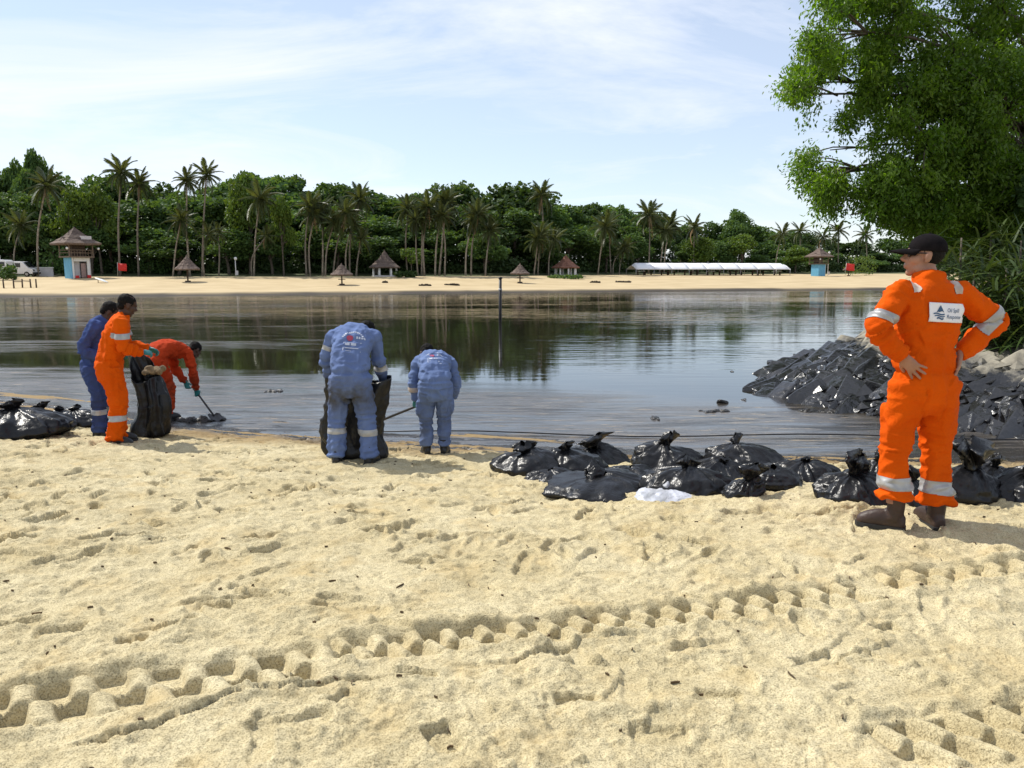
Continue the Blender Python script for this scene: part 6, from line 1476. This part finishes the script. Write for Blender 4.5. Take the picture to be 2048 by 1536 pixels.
g4p = M4 @ Vector((-.245, .35, .56)); tp = at(735, 852, g4p.y + .25); shovel('shovel with black shaft held low by the worker in clean blue coveralls', g4p, tp, .45)

# ---- group of three
F1b = ground(238, 884); F1b.z = zsand(F1b.x, F1b.y) - .01; S5 = scale_for(303, F1b.y, 1.74)
J5 = dict(sl=(-.19, .10, 1.42), sr=(.19, .10, 1.42), el=(-.25, .17, 1.15), er=(.25, .12, 1.15), wl=(-.18, .40, 1.08), wr=(.17, .30, 1.08), hl=(-.10, .0, .84), hr=(.10, .0, .84), kl=(-.115, .03, .47), kr=(.115, .02, .47), al=(-.12, .0, .07), ar=(.12, -.04, .07), head=(.0, .19, 1.615))
T5 = [((0, -.02, .70), .09, .08), ((0, -.04, .80), .178, .13), ((0, -.045, .92), .192, .142), ((0, -.02, 1.03), .182, .13), ((0, .01, 1.15), .182, .128), ((0, .05, 1.28), .194, .135), ((0, .09, 1.38), .200, .120), ((0, .11, 1.44), .160, .092), ((0, .135, 1.485), .082, .074), ((0, .15, 1.53), .064, .062)]
hands5 = [dict(W=Vector((-.18, .40, 1.08)), d=(.2, .9, -.4), n=(.6, 0, -.8), thumb=(.6, .2, .6), curl=.9, spread=.1), dict(W=Vector((.17, .30, 1.08)), d=(-.1, .95, -.15), n=(-.5, 0, -.85), thumb=(-.7, .2, .6), curl=.8, spread=.1)]
B5 = [((-.117, .015, .33), (0, 0, 1), .065, .15), ((.117, -.005, .33), (0, 0, 1), .065, .15), ((.225, .11, 1.28), (.1, 0, 1), .06, .12), ((-.225, .13, 1.28), (-.1, 0, 1), .06, .12)]
person(F1b, R(-62), S5, 'worker in bright orange coveralls standing and holding an open sack', J5, M['orange'], M['skin_dark'], T5, (.074, .064, .054), (.108, .092, .100), .011, 61, hands=hands5, boots=[((-.12, .0, 0), (0, 1, 0)), ((.12, -.05, 0), (.25, 1, 0))], head_f=(-.25, .85, -.35), head_u=(0, .3, 1), bands=B5, folds=.028, belt=(1.0, .012))
F2 = ground(203, 872); F2.z = zsand(F2.x, F2.y) - .01; S6 = scale_for(276, F2.y, 1.70)
J6 = dict(sl=(-.19, .05, 1.40), sr=(.19, .05, 1.40), el=(-.27, -.02, 1.12), er=(.26, -.10, 1.13), wl=(-.2, .24, 1.03), wr=(.22, .08, 1.02), hl=(-.10, .0, .84), hr=(.10, .0, .84), kl=(-.11, .02, .47), kr=(.11, .02, .47), al=(-.11, .0, .08), ar=(.11, -.0, .08), head=(.0, .20, 1.565))
T6 = [((0, -.02, .70), .09, .08), ((0, -.03, .80), .178, .125), ((0, -.03, .92), .188, .135), ((0, -.01, 1.03), .182, .125), ((0, .0, 1.15), .182, .125), ((0, .02, 1.27), .194, .132), ((0, .05, 1.37), .200, .118), ((0, .08, 1.43), .158, .09), ((0, .12, 1.465), .082, .074), ((0, .15, 1.50), .064, .062)]
hands6 = [dict(W=Vector((-.2, .24, 1.03)), d=(.2, .9, -.25), n=(.7, 0, -.7), thumb=(.6, .2, .6), curl=.8, spread=.1), dict(W=Vector((.22, .08, 1.02)), d=(-.2, .9, -.25), n=(-.7, 0, -.7), thumb=(-.6, .2, .6), curl=.8, spread=.1)]
person(F2, R(-70), S6, 'worker in dark blue coveralls standing behind the bright orange one', J6, M['navy'], M['skin_dark'], T6, (.072, .062, .052), (.104, .086, .088), .011, 71, hands=hands6, boots=[((-.11, .0, 0), (0, 1, 0)), ((.11, 0, 0), (.2, 1, 0))], head_f=(-.1, .75, -.6), head_u=(0, .55, .85), bands=[((-.11, .01, .34), (0, 0, 1), .06, .15), ((.11, .01, .34), (0, 0, 1), .06, .15)], folds=.025, belt=(1.0, .014))
F5 = ground(320, 840); F5.z = zsand(F5.x, F5.y) - .01; S7 = scale_for(140, F5.y, 1.02)
J7 = dict(sl=(-.19, .42, .98), sr=(.19, .42, .96), el=(-.22, .50, .70), er=(.22, .46, .68), wl=(-.13, .60, .48), wr=(.12, .58, .38), hl=(-.10, .0, .82), hr=(.10, .0, .82), kl=(-.12, .07, .45), kr=(.12, .10, .45), al=(-.13, -.02, .10), ar=(.13, .04, .10), head=(.0, .70, .98))
T7 = [((0, -.05, .68), .09, .08), ((0, -.08, .77), .175, .125), ((0, -.08, .87), .190, .14), ((0, -.02, .97), .184, .13), ((0, .10, 1.03), .186, .13), ((0, .24, 1.04), .196, .138), ((0, .38, 1.01), .202, .122), ((0, .46, .99), .160, .094), ((0, .52, .98), .084, .074), ((0, .57, .975), .066, .064)]
hands7 = [dict(W=Vector((-.13, .60, .48)), d=(.15, .25, -.9), n=(.9, .1, 0), thumb=(0, .9, .3), curl=1.0, spread=.1), dict(W=Vector((.12, .58, .38)), d=(0, .3, -.95), n=(-.9, .1, 0), thumb=(0, .9, .3), curl=1.0, spread=.1)]
person(F5, R(-27), S7, 'stooping worker in faded red-orange coveralls digging at the water edge', J7, M['red_orange'], M['skin_dark'], T7, (.070, .060, .050), (.102, .084, .076), .012, 81, hands=hands7, boots=[((-.13, -.02, 0), (0, 1, 0)), ((.13, .04, 0), (.1, 1, 0))], head_f=(0, .65, -.8), head_u=(0, .8, .6), folds=.027, belt=None)
M7 = Matrix.Translation(F5) @ Matrix.Rotation(R(-27), 4, 'Z') @ Matrix.Scale(S7, 4); gp = M7 @ Vector((.12, .62, .30)); tp = ground(436, 846); tp.z += .03; shovel('shovel scooping oily debris, held by the stooping worker', gp, tp, .55)
# the sack they fill
cb = ground(290, 874); cb.y += .18; cb.z = zsand(cb.x, cb.y); s_h = scale_for(128, cb.y, .80)
hs = held_sack(cb, R(0), s_h, .30, .40, .30, .36, .86, 43, 'open black sack topped with sandy debris between the three workers', (.02, .0), pull=(-.12, .26))
bm = bmesh.new(); rng = np.random.RandomState(5)
for j in range(26): ball(bm, Vector((rng.normal() * .065, rng.normal() * .05, .80 + .07 * rng.rand())), (.03 + .02 * rng.rand(), .035, .02 + .025 * rng.rand()), seg=10)
o = empty('debris_clump', cb + Vector((.05, 0, 0)), 0, s_h); tag(o, 'sandy clump of debris showing in the mouth of the open sack', 'debris'); link('clump', remesh(bm, .012, 1, 'clump'), o, mat('sandy debris', (.30, .22, .12), .95, (.10, .075, .05), 16, bump=.8, bscale=50))
